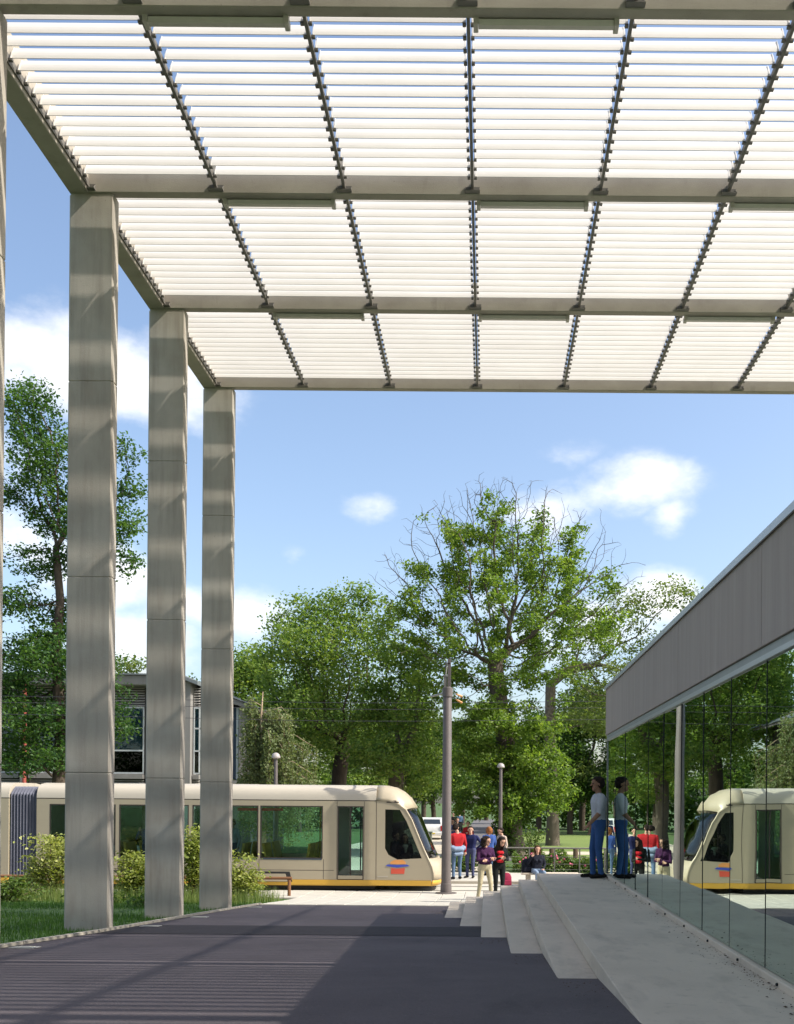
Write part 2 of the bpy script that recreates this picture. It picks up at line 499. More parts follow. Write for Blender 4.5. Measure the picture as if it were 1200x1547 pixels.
M['win_dark'] = glass_mat('win_dark', (.10, .10, .10), 1.55)
M['win_frame'] = pm('win_frame', (.50, .53, .53), None, 4, .5)
M['room_dark'] = pm('room_dark', (.03, .022, .018), None, 4, .9)
M['roof_zinc'] = pm('roof_zinc', (.22, .24, .25), (.18, .2, .21), 2, .5, metal=.3)
M['skylight'] = pm('skylight', (.42, .46, .45), None, 2, .3)
M['red_pipe'] = pm('red_pipe', (.40, .09, .07), None, 4, .6)

M['car_white'] = pm('car_white', (.72, .72, .70), None, 3, .3, spec=.5)
M['car_glass'] = pm('car_glass', (.03, .04, .05), None, 3, .1, spec=.6)
M['rubber'] = pm('rubber', (.02, .02, .02), None, 4, .85)
M['rim'] = pm('rim', (.4, .4, .4), None, 4, .35, metal=.6)
M['tail_red'] = pm('tail_red', (.5, .02, .02), None, 4, .3)
M['plate'] = pm('plate', (.65, .5, .1), None, 4, .5)
M['bin_green'] = pm('bin_green', (.12, .15, .12), None, 4, .6)
M['sign_blue'] = pm('sign_blue', (.04, .07, .4), None, 4, .5)


def cloth(name, c, v=.75):
    if name not in M:
        M[name] = pm(name, c, tuple(x*v for x in c), 7, .9, .3, 25, spec=.15)
    return M[name]


for nm, c in dict(skin=(.55, .33, .24), skin_dark=(.30, .17, .11), hair_dark=(.022, .015, .012), hair_brown=(.07, .038, .02), hair_ginger=(.28, .11, .04),
                  red_wool=(.38, .02, .025), denim=(.10, .16, .26), denim_pale=(.22, .29, .40), navy=(.02, .025, .085), navy_trouser=(.07, .08, .16),
                  purple_top=(.055, .018, .06), beige_trouser=(.48, .42, .28), black_cloth=(.012, .014, .014), red_top=(.50, .02, .03), blue_jacket=(.05, .10, .30),
                  maroon=(.22, .02, .05), cream_top=(.50, .40, .33), dark_jacket=(.016, .018, .028), white_shirt=(.42, .43, .46), blue_jean=(.04, .095, .24),
                  shoe_black=(.015, .014, .014), mid_blue=(.07, .10, .25), khaki=(.25, .21, .14), lip=(.35, .12, .10), eye=(.02, .015, .012), scarf=(.6, .58, .54)).items():
    cloth(nm, c)

# ------------------------------------------------------------------ ground
def strip_sheet(name, mat, xl, xr, y0, y1, n, dz, nx=1, kind='structure', parent=None, thick=0.0):
    """sheet following the ground profile; xl, xr are functions of y"""
    mb = MB(); vs = []; fs = []
    for i in range(n+1):
        y = y0 + (y1-y0)*i/n
        for j in range(nx+1):
            x = xl(y) + (xr(y)-xl(y))*j/nx
            vs.append((x, y, zg(y)+dz))
    for i in range(n):
        for j in range(nx):
            a = i*(nx+1)+j
            fs.append((a, a+1, a+nx+2, a+nx+1))
    mb.add(vs, fs)
    o = mb.build(name, mat, parent, fix=False)
    if kind and parent is None: tag(o, kind=kind)
    return o


def interp(pts):
    ys = [p[0] for p in pts]; xs = [p[1] for p in pts]
    return lambda y: float(np.interp(y, ys, xs))


g = MB()
ys = [-300, -60, -10, 3] + [3+i*.5 for i in range(1, 50)] + [28, 40, 70, 120, 250, 600, 1500]
gv = []
for y in ys:
    for x in (-1500, -60, -20, -8, 0, 8, 30, 80, 1500): gv.append((x, y, zg(y)))
g.add(gv, [(i*9+j, i*9+j+1, i*9+j+10, i*9+j+9) for i in range(len(ys)-1) for j in range(8)])
ground = tag(g.build('ground', M['soil'], fix=False), 'mown grass and earth running back to the woods', 'ground', kind='structure')
del ground['category']

edge = interp([(-8, -5.2), (2, -5.2), (9, -5.16), (11, -5.12), (13, -5.03), (16, -5.02), (19, -5.02), (21, -4.98), (23.2, -4.95)])
strip_sheet('asphalt_path', M['asphalt'], edge, lambda y: 2.05, -8, 21.9, 90, .012, 4)['label'] = 'dark asphalt ramp under the canopy'
strip_sheet('asphalt_shadow_band', M['asphalt_shaded'], lambda y: edge(y)+.02, lambda y: .25, 12.75, 14.55, 8, .017)['label'] = 'shadow band across the ramp, painted as a darker asphalt strip'  # painted shade: a darker sheet stands in for a shadow band
# kerb edging between lawn and asphalt: short lengths
kerb_root = tag(strip_sheet('kerb_bed', M['joint'], lambda y: edge(y)-.075, lambda y: edge(y)+.004, -4, 21.9, 60, .016), 'thin pale edging between lawn and asphalt', None, kind='structure')
y = 6.0
while y < 21.8:
    y2 = min(y+.99, 21.9)
    k = MB()
    rs = []
    for yy in (y+.006, (y+y2)/2, y2-.006):
        x = edge(yy); z = zg(yy)
        rs.append([(x-.065, yy, z+.0), (x-.006, yy, z+.0), (x-.006, yy, z+.05), (x-.065, yy, z+.05)])
    k.rings(rs)
    k.build('edging_stone', M['kerb'], kerb_root)
    y += 1.0

# plaza paving: bed and single slabs
pave = strip_sheet('pavement', M['joint'], lambda y: -5.0 if y < 26 else -16, lambda y: 14, 21.6, 28.2, 30, .012, 2)
pave['label'] = 'pale slab pavement beside the tram line'
strip_sheet('tram_bed', M['paving'], lambda y: -60, lambda y: 40, 28.2, 31.4, 6, .008, 1)['label'] = 'pale concrete bed of the tram track'
slab_w, slab_d = .62, .60
slab_i = 0
yy = 21.92
while yy < 28.0:
    row = int(round((yy-21.92)/slab_d))
    x = -5.0 if yy < 25.6 else -6.2
    while x < 5.0:
        if not (yy < 21.9 and x < 0):
            s = MB(); e = .006; h = rnd.uniform(.026, .031)
            z0, z1 = zg(yy+e), zg(yy+slab_d-e)
            c = .012
            s.rings([[(x+e, yy+e, z0+.01), (x+slab_w-e, yy+e, z0+.01), (x+slab_w-e, yy+slab_d-e, z1+.01), (x+e, yy+slab_d-e, z1+.01)],
                     [(x+e, yy+e, z0+h-.008), (x+slab_w-e, yy+e, z0+h-.008), (x+slab_w-e, yy+slab_d-e, z1+h-.008), (x+e, yy+slab_d-e, z1+h-.008)],
                     [(x+e+c, yy+e+c, z0+h), (x+slab_w-e-c, yy+e+c, z0+h), (x+slab_w-e-c, yy+slab_d-e-c, z1+h), (x+e+c, yy+slab_d-e-c, z1+h)]])
            s.build('slab', M['paving'], pave)
            slab_i += 1
        x += slab_w
    yy += slab_d
# rails in the bed
for ry in (28.95, 30.40):
    s = MB(); s.box(-60, 40, ry-.035, ry+.035, .0, .022); s.box(-60, 40, ry+.045, ry+.075, .0, .014)
    tag(s.build('tram_rail', M['steel_dark']), None, None, kind='structure')
# kerb where the waiting people stand, forecourt, path, far road and lawn
s = MB(); s.box(-16, 14, 31.4, 31.62, -.05, .10, c=.012)
tag(s.build('kerb', M['kerb']), None, None, kind='structure')
s = MB(); s.box(-16, 14, 31.62, 35.4, -.05, .085)
tag(s.build('stop_pavement', M['paving']), None, None, kind='structure')
fore = MB()
fore.add([(-12, 35.4, .012), (1.0, 35.4, .012), (-.2, 44, .012), (-2.9, 70, .012), (-3.2, 130, .012), (-7.5, 130, .012), (-7.5, 70, .012), (-9, 44, .012)], [(0, 1, 2, 3, 4, 5, 6, 7)])
tag(fore.build('sand_road', M['sand_road'], fix=False), None, None, kind='structure')
fp = MB(); fp.add([(-1.9, 44, .016), (1.1, 44, .016), (.9, 150, .016), (-1.9, 150, .016)], [(0, 1, 2, 3)])
tag(fp.build('woodland_path', M['path_asphalt'], fix=False), None, None, kind='structure')
fl = MB(); fl.add([(1.6, 38.5, .010), (60, 38.5, .010), (60, 86, .010), (1.6, 86, .010)], [(0, 1, 2, 3)])
tag(fl.build('lawn', M['lawn'], fix=False), None, None, kind='structure')
fs_ = MB(); fs_.add([(1.65, 49.5, .015), (60, 49.5, .015), (60, 52.6, .015), (1.65, 52.6, .015)], [(0, 1, 2, 3)])
tag(fs_.build('sand_path', M['sand_road'], fix=False), None, None, kind='structure')

# ------------------------------------------------------------------ canopy
H = EYE + 8.11          # underside of beams
S = 3.12
D1 = 13.26
beam_y = [D1 + S*k for k in range(-5, 3)]       # front faces
BW = .135
RP = 1.71
rail_x = [-.267 + RP*k for k in range(-3, 9)]
XL, XR = -5.66, rail_x[-1] + .26
canopy = thing('louvred_canopy', 'tall concrete frame canopy of thin columns carrying rows of white louvre blades', 'canopy', (XL+.3, D1, zg(D1)))


def chamfer_rect(x0, x1, y0, y1, c):
    return [(x0+c, y0), (x1-c, y0), (x1, y0+c), (x1, y1-c), (x1-c, y1), (x0+c, y1), (x0, y1-c), (x0, y0+c)]


def column(x0, x1, yb):
    mb = MB(); rs = []
    z0 = zg(yb) - .3
    y0, y1 = yb+.012, yb+.205
    joints = [2.95, 5.57, 8.19]
    z = z0
    zs = [(z0, 0)]
    for j in joints:
        zs += [(j-.012, 0), (j-.004, .010), (j+.004, .010), (j+.012, 0)]
    zs += [(H-.03, 0), (H-.022, .012), (H-.004, .012)]
    for zz, ins in zs:
        rs.append([(p[0], p[1], zz) for p in chamfer_rect(x0+ins, x1-ins, y0+ins, y1-ins, .022)])
    mb.rings(rs)
    return mb.build('column', M['concrete'], canopy)


for by in beam_y:
    if by > 3: column(XL, XL+.60, by)
    column(XR-.62, XR-.02, by)
for by in beam_y:
    mb = MB()
    mb.prism([(by+.008, H), (by+BW-.008, H), (by+BW, H+.008), (by+BW, H+.46), (by, H+.46), (by, H+.008)], 'x', XL+.262, XR)
    mb.build('beam', M['beam_concrete'], canopy)
for bx0, bx1 in ((XL, XL+.26),):
    mb = MB(); mb.box(bx0, bx1, beam_y[0], beam_y[-1]+BW+.002, H-.002, H+.455, c=.008)
    mb.build('edge_beam', M['beam_concrete'], canopy)
mb = MB(); mb.box(XR+.002, XR+.26, beam_y[0], beam_y[-1]+BW, H, H+.46, c=.008); mb.build('edge_beam', M['beam_concrete'], canopy)

PITCH = S/17.0
CH = .198
TILT = R(63)
BZ = H + .10           # lower edge of the blades
# blade: a thin slightly cambered white plate, hung on its lower edge
def blade_mesh(length):
    mb = MB(); t = .006; sec = []
    ct, st = math.cos(TILT), math.sin(TILT)
    for k in range(5):
        a = k/4*CH; b = .008*math.sin(math.pi*k/4)
        sec.append((a*ct - b*st, a*st + b*ct))
    back = [(p[0]+t*st, p[1]-t*ct) for p in reversed(sec)]
    sec = sec + back
    mb.rings([[(-length/2, p[0], p[1]) for p in sec], [(length/2, p[0], p[1]) for p in sec]])
    return mb.mesh('blade', M['white_blade'])


BL = blade_mesh(RP-.06)
slots = []
for bi in range(len(beam_y)-1):
    for ri in range(len(rail_x)-1):
        for k in range(17):
            yy = beam_y[bi] + BW*.3 + PITCH*(k+.5)
            if yy+.1 > beam_y[bi+1] - .005 and k == 16: continue
            if yy < beam_y[bi]+BW+.01: continue
            slots.append((bi, ri, k, (rail_x[ri]+rail_x[ri+1])/2, yy))


def vis(sl):
    p = Vector((sl[3], sl[4], BZ+.1)); d = p.y
    if d < 9.9: return -1
    px = VX + p.x/d*F; py = VY - (p.z-EYE)/d*F
    half = RP/2/d*F
    if px+half < 0 or px-half > 1200 or py < 0: return -1
    fr = min(1200, px+half) - max(0, px-half)
    return fr*PITCH/d
ranked = sorted(slots, key=lambda s_: -vis(s_))
seen = [s_ for s_ in ranked if vis(s_) > 0]
single = ranked[:min(300, len(seen))]
rest = ranked[len(single):]
stagger = {}
for sl in single:
    o = bpy.data.objects.new('blade', BL)
    COL.objects.link(o); o.parent = canopy; o.matrix_parent_inverse = parent_inv(canopy)
    o.location = (sl[3]+rnd.uniform(-.004, .004), sl[4]+rnd.uniform(-.003, .003), BZ)
    o.rotation_euler = (R(rnd.uniform(-.9, .9)), 0, R(rnd.uniform(-.05, .05)))
bv = np.array([v.co for v in BL.vertices]); bf = [tuple(p.vertices) for p in BL.polygons]
mb = MB()
for sl in rest:
    mb.add(bv + np.array((sl[3], sl[4], BZ)), bf)
tag(mb.build('far_blades', M['white_blade'], canopy, fix=False), kind='stuff')

# rails with the little clips that carry each blade
for ri, rx in enumerate(rail_x):
    for bi in range(len(beam_y)-1):
        y0, y1 = beam_y[bi]+BW+.003, beam_y[bi+1]-.003
        mb = MB()
        mb.box(rx-.018, rx+.018, y0, y1, BZ-.045, BZ-.012)
        mb.box(rx-.005, rx+.005, y0, y1, BZ-.012, BZ+.07)
        r = mb.build('rail', M['steel_dark'], canopy)
        cl = MB(); pl = MB()
        for sl in slots:
            if sl[0] == bi and sl[1] == min(ri, len(rail_x)-2):
                yy = sl[4]
                lx = rx-.062 if ri > 0 else rx+.006
                cl.box(lx, rx-.024 if ri > 0 else rx+.03, yy-.012, yy+.028, BZ-.028, BZ-.006)
                cl.box(rx+.024, rx+.062, yy-.012, yy+.028, BZ-.028, BZ-.006)
                for sx in (-1, 1):
                    if sx < 0 and ri == 0: continue
                    xx = rx + sx*.043
                    pl.prism([(yy-.010, BZ-.004), (yy+.045, BZ-.004), (yy+.105, BZ+.165), (yy+.075, BZ+.175)], 'x', xx-.003, xx+.003)
        tag(cl.build('clip', M['steel_dark'], r), kind='stuff')
        tag(pl.build('end_plate', M['white_blade'], r), kind='stuff')
        # angle bracket on the front face of the next beam
        by = beam_y[bi+1]
        b = MB(); b.box(rx-.10, rx+.10, by-.075, by-.003, BZ-.085, BZ-.075); b.box(rx-.10, rx+.10, by-.012, by-.003, BZ-.074, BZ+.0)
        b.prism([(by-.07, BZ-.074), (by-.013, BZ-.074), (by-.013, BZ-.01)], 'x', rx-.098, rx-.09)
        b.prism([(by-.07, BZ-.074), (by-.013, BZ-.074), (by-.013, BZ-.01)], 'x', rx+.09, rx+.098)
        b.build('bracket', M['steel_dark'], canopy)

# tube lamps on the rear faces of the beams
names = {4: 'nearest', 5: 'second', 6: 'third', 7: 'farthest'}
for bi, row in ((4, 'nearest beam at the top'), (5, 'second beam'), (6, 'third beam')):
    for k, where in ((1, 'left'), (3, 'middle'), (5, 'right')):
        if k == 5 and bi < 5: continue
        x0 = rail_x[k] + .06; by = beam_y[bi] + BW
        lampo = thing('tube_lamp', 'grey fluorescent tube lamp on the %s, %s one' % (row, where), 'lamp', (x0+.75, by, H-.02), 'tube lamps under the canopy beams')
        b = MB(); b.box(x0, x0+1.50, by+.002, by+.06, H-.015, H+.075, c=.01); b.build('housing', M['fixture'], lampo)
        b = MB()
        pf = [(by+.0+.075*math.sin(a), H+.0-.055*math.cos(a)-.005) for a in [R(q) for q in (-20, 0, 20, 45, 70, 90)]]
        pf = pf + [(by+.061, H+.02), (by+.002, H-.018)]
        b.prism([(by-.02, H-.018), (by+.0, H-.065), (by+.05, H-.07), (by+.085, H-.045), (by+.09, H+.0), (by+.062, H+.0), (by+.062, H-.016)], 'x', x0+.05, x0+1.45)
        b.build('diffuser', M['diffuser'], lampo)
        for xx in (x0-.004, x0+1.452):
            b = MB(); b.box(xx, xx+.052, by-.028, by+.098, H-.078, H+.01, c=.008); b.build('end_cap', M['fixture'], lampo)

# ------------------------------------------------------------------ pavilion, platform and steps
GX = 2.11
YC = 17.5
PW = 1.108
PZ = 1.30
pav = thing('glass_pavilion', 'low glass pavilion with grey fibre cement fascia beside the raised concrete platform', 'building', (GX+3, 9, PZ))
NP = 19
YN = YC - PW*NP
z_g0, z_g1 = PZ+.062, PZ+2.39
pr = random.Random(3)
for i in range(NP):
    y0, y1 = YC-PW*(i+1)+.007, YC-PW*i-.007
    b = MB(); b.box(-.006, .006, -(y1-y0)/2, (y1-y0)/2, -(z_g1-z_g0)/2, (z_g1-z_g0)/2)
    o = b.build('pane', M['pavilion_glass'])
    o.parent = pav; o.matrix_parent_inverse = parent_inv(pav)
    o.location = (GX+.01, (y0+y1)/2, (z_g0+z_g1)/2)
    o.rotation_euler = (0, R(pr.uniform(-.22, .22)), R(pr.uniform(-.16, .16)))
    b = MB(); b.box(GX+.0, GX+.018, y1+.003, y1+.011, z_g0, z_g1); b.build('joint_seal', M['seal'], pav)
# rear end pane wall
for i in range(5):
    x0, x1 = GX+.03+1.15*i, GX+.03+1.15*(i+1)-.014
    b = MB(); b.box(x0, x1, YC-.012, YC, z_g0, z_g1); b.build('end_pane', M['pavilion_glass'], pav)
b = MB(); b.box(GX-.012, GX+.03, YC-.004, YC+.03, z_g0, z_g1); b.build('corner_post', M['steel_grey'], pav)
b = MB(); b.box(GX-.045, GX+.05, YN, YC+.02, PZ-.1, PZ+.055, c=.008); sill = b.build('base_sill', M['step_concrete'], pav)
i = 0
y = YC-.5
while y > 2:
    b = MB(); b.lathe([(.012, 0), (.012, .012), (.007, .016)], (0, 0, 0), 8)
    o = b.build('bolt', M['seal'])
    o.parent = pav; o.matrix_parent_inverse = parent_inv(pav)
    o.location = (GX-.046, y, PZ+.025); o.rotation_euler = (0, R(-90), 0)
    y -= PW
zf0, zf1 = PZ+2.50, PZ+3.31
b = MB(); b.box(GX-.022, GX+.05, YN, YC+.03, z_g1+.004, z_g1+.045); b.build('head_channel', M['alu'], pav)
b = MB(); b.box(GX-.012, GX+.05, YN, YC+.025, z_g1+.047, zf0-.003); b.build('head_band', M['alu_band'], pav)
for i in range(7):
    y1 = YC+.035 - i*3*PW - (0 if i == 0 else 0)
    y0 = YC+.035 - (i+1)*3*PW
    b = MB(); b.box(GX-.035, GX+.005, max(y0+.005, YN), y1-.005, zf0, zf1, c=.003); b.build('fascia_panel', M['fascia'], pav)
b = MB(); b.box(GX+.006, GX+6.0, YC-.01, YC+.035, zf0+.002, zf1-.002); b.build('end_fascia', M['fascia'], pav)
b = MB(); b.box(GX+.006, GX+.06, YN, YC-.012, zf0+.002, zf1); b.build('fascia_backing', M['seal'], pav)
b = MB(); b.box(GX-.045, GX+6.1, YN-.02, YC+.065, zf1+.003, zf1+.030); b.box(GX-.062, GX-.046, YN-.02, YC+.08, zf1-.02, zf1+.042); b.build('roof_edge', M['alu'], pav)
b = MB(); b.box(GX+.061, GX+6.0, YN, YC-.012, PZ+2.52, zf1); b.build('roof', M['roof_felt'], pav)
b = MB(); b.box(GX+.051, GX+6.0, YN, YC-.013, z_g1+.06, PZ+2.515); b.build('ceiling', M['interior'], pav)
b = MB(); b.box(GX+.051, GX+6.0, YN, YC-.013, PZ-.2, PZ+.02); b.build('floor', M['interior_floor'], pav)
b = MB(); b.box(GX+5.9, GX+6.1, YN, YC+.04, PZ-1.4, zf0); b.build('back_wall', M['interior_wall'], pav)
b = MB(); b.box(GX, GX+6, YN-.2, YN-.005, PZ-.4, zf1); b.build('end_wall', M['interior_wall'], pav)
b = MB(); b.box(GX+.0, GX+5.9, YC-.05, YC+.02, PZ-1.4, PZ+.05); b.build('end_plinth', M['step_concrete'], pav)
for i, (yy, xx) in enumerate([(15.0, 3.0), (10.6, 3.2), (6.2, 3.1)]):
    b = MB(); b.box(GX+xx, GX+xx+.18, yy, yy+.18, PZ+.021, z_g1+.059); b.build('inner_column', M['interior_wall'], pav)
for yy in (13.5, 11.8, 8.6):
    b = MB(); b.box(GX+2.2, GX+3.0, yy, yy+.9, PZ+.021, PZ+.75, c=.01); b.build('counter', M['interior'], pav)

stairs = thing('concrete_steps', 'raised concrete platform with broad steps sinking into the sloping asphalt', 'steps', (0, 16, .9))
PX = .916
RIS, TR = .14, .33
def tread(x0, x1, y0, yend, z, zb):
    mb = MB(); c = .006
    n = 8
    rs = []
    b = [(x0, y0), (x1, y0), (x1, yend), (x0, yend)]
    rs.append([(p[0], p[1], zb) for p in b]); rs.append([(p[0], p[1], z-c) for p in b])
    rs.append([(x0+c, y0+c, z), (x1-.0, y0+c, z), (x1-.0, yend-c, z), (x0+c, yend-c, z)])
    mb.rings(rs)
    return mb
pl = tread(PX, GX-.047, -6, 18.2, PZ, -.3); pl.build('platform', M['step_concrete'], stairs)
pl = tread(GX-.046, GX+6.2, 17.56, 18.2, PZ-.003, -.3); pl.build('platform_return', M['step_concrete'], stairs)
for k in range(1, 6):
    z = PZ - RIS*k
    x0 = PX - TR*k; yend = 18.2 + TR*k
    t = tread(x0, x0+TR-.003, 3.0, yend, z, -.4)
    t.build('step', M['step_concrete'], stairs)
    t = tread(x0+TR-.002, GX+6.2+TR*k, yend-TR+.003, yend, z-.002, -.4)
    t.build('step_return', M['step_concrete'], stairs)

# grit and dry leaves along the foot of the glass and at the step ends
mb = MB()
def crumb(x, y, z, s):
    a = rnd.uniform(0, 6.28); t = rnd.uniform(-.5, .5)
    pts = [(x+s*math.cos(a+q)*rnd.uniform(.6, 1.1), y+s*math.sin(a+q)*rnd.uniform(.6, 1.1), z+.003+rnd.uniform(0, s*.5)) for q in (0, 1.6, 3.1, 4.7)]
    top = (x, y, z+.004+s*.6)
    mb.add(pts+[top], [(0, 1, 4), (1, 2, 4), (2, 3, 4), (3, 0, 4)])
for i in range(420):
    y = rnd.uniform(4.5, 17) if rnd.random() < .5 else rnd.uniform(4.5, 9)
    x = GX-.05-abs(rnd.gauss(0, .10))
    if x > PX+.02: crumb(x, y, PZ, rnd.uniform(.002, .010) if rnd.random() < .9 else rnd.uniform(.01, .018))
for i in range(260):
    k = rnd.randint(0, 5); x = PX-TR*k+rnd.uniform(-.25, .25); y = (PZ-RIS*k-1.655)/-.0623 + rnd.uniform(-.9, .15)
    x = PX-TR*k-rnd.uniform(.01, .33)
    yy = ((PZ-RIS*(k+1))-1.655)/-.0623 - abs(rnd.gauss(0, .5)) - .02
    crumb(x, yy, zg(yy)+.012, rnd.uniform(.003, .011))
tag(mb.build('leaf_litter', M['debris'], fix=False), 'scattered grit and dry leaves at the foot of glass and steps', 'litter', kind='stuff')

# flush lights set in the asphalt along the lawn edge
for (px, py, d, w) in ((22, 1436, 10.55, 'nearest the frame edge'), (190, 1401, 14.2, 'by the nearest full column'), (292, 1387, 16.6, 'by the second column'), (362, 1369, 20.4, 'past the third column')):
    y = d; x = edge(y) + .22
    gl = thing('ground_light', 'small flush steel ground light in the asphalt %s' % w, 'light', (x, y, zg(y)+.013), 'flush ground lights along the edging')
    gl.rotation_euler = (math.atan(-.0623), 0, 0)
    b = MB(); b.box(-.13, .13, -.10, .10, 0, .012, c=.003); o = b.build('plate', M['galv']); o.parent = gl
    b = MB(); b.box(-.09, .09, -.06, .06, .0125, .016); o = b.build('lens', M['lamp_lens']); o.parent = gl

# ------------------------------------------------------------------ tram
TY0, TY1 = 28.50, 30.82
tram = thing('tram', 'beige articulated tram with yellow skirt crossing behind the canopy columns', 'tram', (-6, 29.66, 0))
XN = -1.31                   # nose
XB = -3.20                   # rear of the cab
XE = -24.0                   # rear end of what is built
ART = (-13.75, -12.95)       # articulation


def tram_roof_poly(w0=TY0, w1=TY1):
    h = [(0.0, 2.625), (.015, 2.75), (.06, 2.87), (.14, 2.96), (.30, 3.03), (.60, 3.065)]
    return [(w0+a, z) for a, z in h] + [(w1-a, z) for a, z in reversed(h)]


WZ0, WZ1 = .96, 2.43
seats_x = []
def tram_car(x0, x1, windows, doors, tagname):
    # lower walls, window posts, cantrail
    for side, (ya, yb) in enumerate(((TY0, TY0+.06), (TY1-.06, TY1))):
        ops = sorted([(a, b, WZ0) for a, b in windows] + [(a, b, .36) for a, b in doors])
        outer = [(x0, .34), (x1, .34), (x1, 2.60), (x0, 2.60)]
        holes = [[(a, zb), (a, WZ1), (b, WZ1), (b, zb)] for a, b, zb in ops]
        w = MB(); w.holed(outer, holes, 'y', ya, yb)
        w.build('side_wall', M['tram_body'], tram)
        sgn = -1 if side == 0 else 1
        yf = ya if side == 0 else yb
        for a, b, zb in ops:
            p = MB(); yc = (ya+yb)/2 + sgn*.018
            p.box(a+.012, b-.012, yc-.004, yc+.004, zb+.012, WZ1-.012)
            p.build('window_pane' if zb > .5 else 'door_pane', M['tram_glass'], tram)
            e_ = .022
            p = MB(); p.holed([(a-e_, zb-e_), (b+e_, zb-e_), (b+e_, WZ1+e_), (a-e_, WZ1+e_)], [[(a+.01, zb+.01), (a+.01, WZ1-.01), (b-.01, WZ1-.01), (b-.01, zb+.01)]], 'y', min(yf, yf+sgn*.003), max(yf, yf+sgn*.003)); p.build('gasket', M['tram_seam'], tram)
            if zb > .5:
                p = MB(); p.box(a, b, yf+sgn*.0, yf+sgn*.006, zb-.055, zb-.024); p.build('window_trim', M['tram_blue'], tram)
            else:
                p = MB(); p.box((a+b)/2-.02, (a+b)/2+.02, yc-.012, yc+.012, zb, WZ1); p.build('door_leaf_edge', M['tram_seam'], tram)
                p = MB(); p.box(a, b, yc-.02, yc+.02, zb, zb+.10); p.build('door_foot', M['tram_body'], tram)
        p = MB(); p.box(x0, x1, yf, yf+sgn*.008, .20, .335); p.box(x0, x1, yf-sgn*.03, yf, .17, .335)
        p.build('skirt', M['tram_yellow'], tram)
        p = MB(); p.box(x0, x1, ya+.02, yb-.02, 2.602, 2.625); p.build('roof_seam', M['tram_seam'], tram)
    r = MB(); r.prism(tram_roof_poly(), 'x', x0, x1); smooth_by_angle(r.build('roof', M['tram_roof'], tram), 35)
    r = MB(); r.box(x0, x1, TY0+.061, TY1-.061, .28, .345); r.build('floor', M['tram_floor'], tram)
    r = MB(); r.box(x0, x1, TY0+.061, TY1-.061, 2.44, 2.60); r.build('ceiling', M['tram_ceiling'], tram)
    r = MB(); r.box(x0+.05, x1-.05, TY0+.15, TY1-.15, .06, .278); r.build('underframe', M['tram_dark'], tram)


tram_car(ART[1], XB, [(-12.55, -10.7), (-10.55, -8.6), (-8.45, -6.6), (-6.5, -4.75)], [(-4.28, -3.58)], 'front')
tram_car(XE, ART[0], [(-23.0, -20.6), (-20.4, -18.0), (-16.0, -14.6)], [(-17.6, -16.4)], 'rear')
# articulation bellows
bw = MB()
n = 9
for i in range(n):
    x0 = ART[0] + (ART[1]-ART[0])*i/n; x1 = ART[0] + (ART[1]-ART[0])*(i+1)/n
    xm = (x0+x1)/2
    def ring(x, ins):
        return [(x, TY0+.05+ins, .30+ins*.2), (x, TY1-.05-ins, .30+ins*.2), (x, TY1-.05-ins, 2.75-ins), (x, TY1-.3-ins, 2.95-ins), (x, TY0+.3+ins, 2.95-ins), (x, TY0+.05+ins, 2.75-ins)]
    bw.rings([ring(x0, .05), ring(xm, 0), ring(x1, .05)])
bw.build('bellows', M['bellows'], tram)
# bogies: wheels, covers
for bx in (-7.1, -11.5, -18.9):
    for dx in (-.82, .82):
        for yy in (28.93, 30.38):
            w = MB()
            nseg = 20
            rs = []
            for a, rr in ((-.05, .22), (-.05, .29), (.05, .29), (.05, .22)):
                rs.append([(bx+dx+rr*math.cos(q*2*math.pi/nseg), yy+a, .31+rr*math.sin(q*2*math.pi/nseg)) for q in range(nseg)])
            w.rings(rs); w.build('wheel', M['steel_dark'], tram)
    for dx in (-.85, .85):
        c = MB(); c.prism([(bx+dx-.52, .28), (bx+dx+.52, .28), (bx+dx+.46, .50), (bx+dx-.46, .50)], 'y', TY0-.030, TY0-.010); c.build('wheel_cover', M['tram_body'], tram)
        c = MB(); c.prism([(bx+dx-.66, .27), (bx+dx+.66, .27), (bx+dx+.58, .56), (bx+dx-.58, .56)], 'y', TY0-.0095, TY0-.0015); c.build('wheel_arch', M['tram_dark'], tram)
# cab: swept nose surface
nose = [(-3.20, 3.065), (-2.95, 3.05), (-2.72, 3.0), (-2.50, 2.88), (-2.30, 2.70), (-2.12, 2.42), (-1.95, 2.07), (-1.78, 1.66), (-1.62, 1.28), (-1.47, .96), (-1.36, .72), (-1.31, .52), (-1.32, .34), (-1.38, .18)]
NV = 13
def S_(u, v):
    X, Z = nose[u]
    a = abs(v)
    t = min(1.0, max(0.0, (X+3.2)/.9))
    x = X - .24*t*(a**4)
    z = Z
    if Z > 2.3: z = Z - (.44 if X < -2.9 else .40)*(a**7)*min(1, (Z-2.3)/.7)
    y = 29.66 + v*(TY1-TY0)/2
    return (x, y, z)
vs_ = [-1, -.97, -.90, -.75, -.5, -.25, 0, .25, .5, .75, .90, .97, 1]
shell, glass, yel, seam = MB(), MB(), MB(), MB()
for u in range(len(nose)-1):
    for j in range(len(vs_)-1):
        q = [S_(u, vs_[j]), S_(u, vs_[j+1]), S_(u+1, vs_[j+1]), S_(u+1, vs_[j])]
        zc = (nose[u][1]+nose[u+1][1])/2
        if .96 < zc < 2.5 and abs((vs_[j]+vs_[j+1])/2) < .95: glass.add(q, [(0, 1, 2, 3)])
        elif zc < .34: yel.add(q, [(0, 1, 2, 3)])
        else: shell.add(q, [(0, 1, 2, 3)])
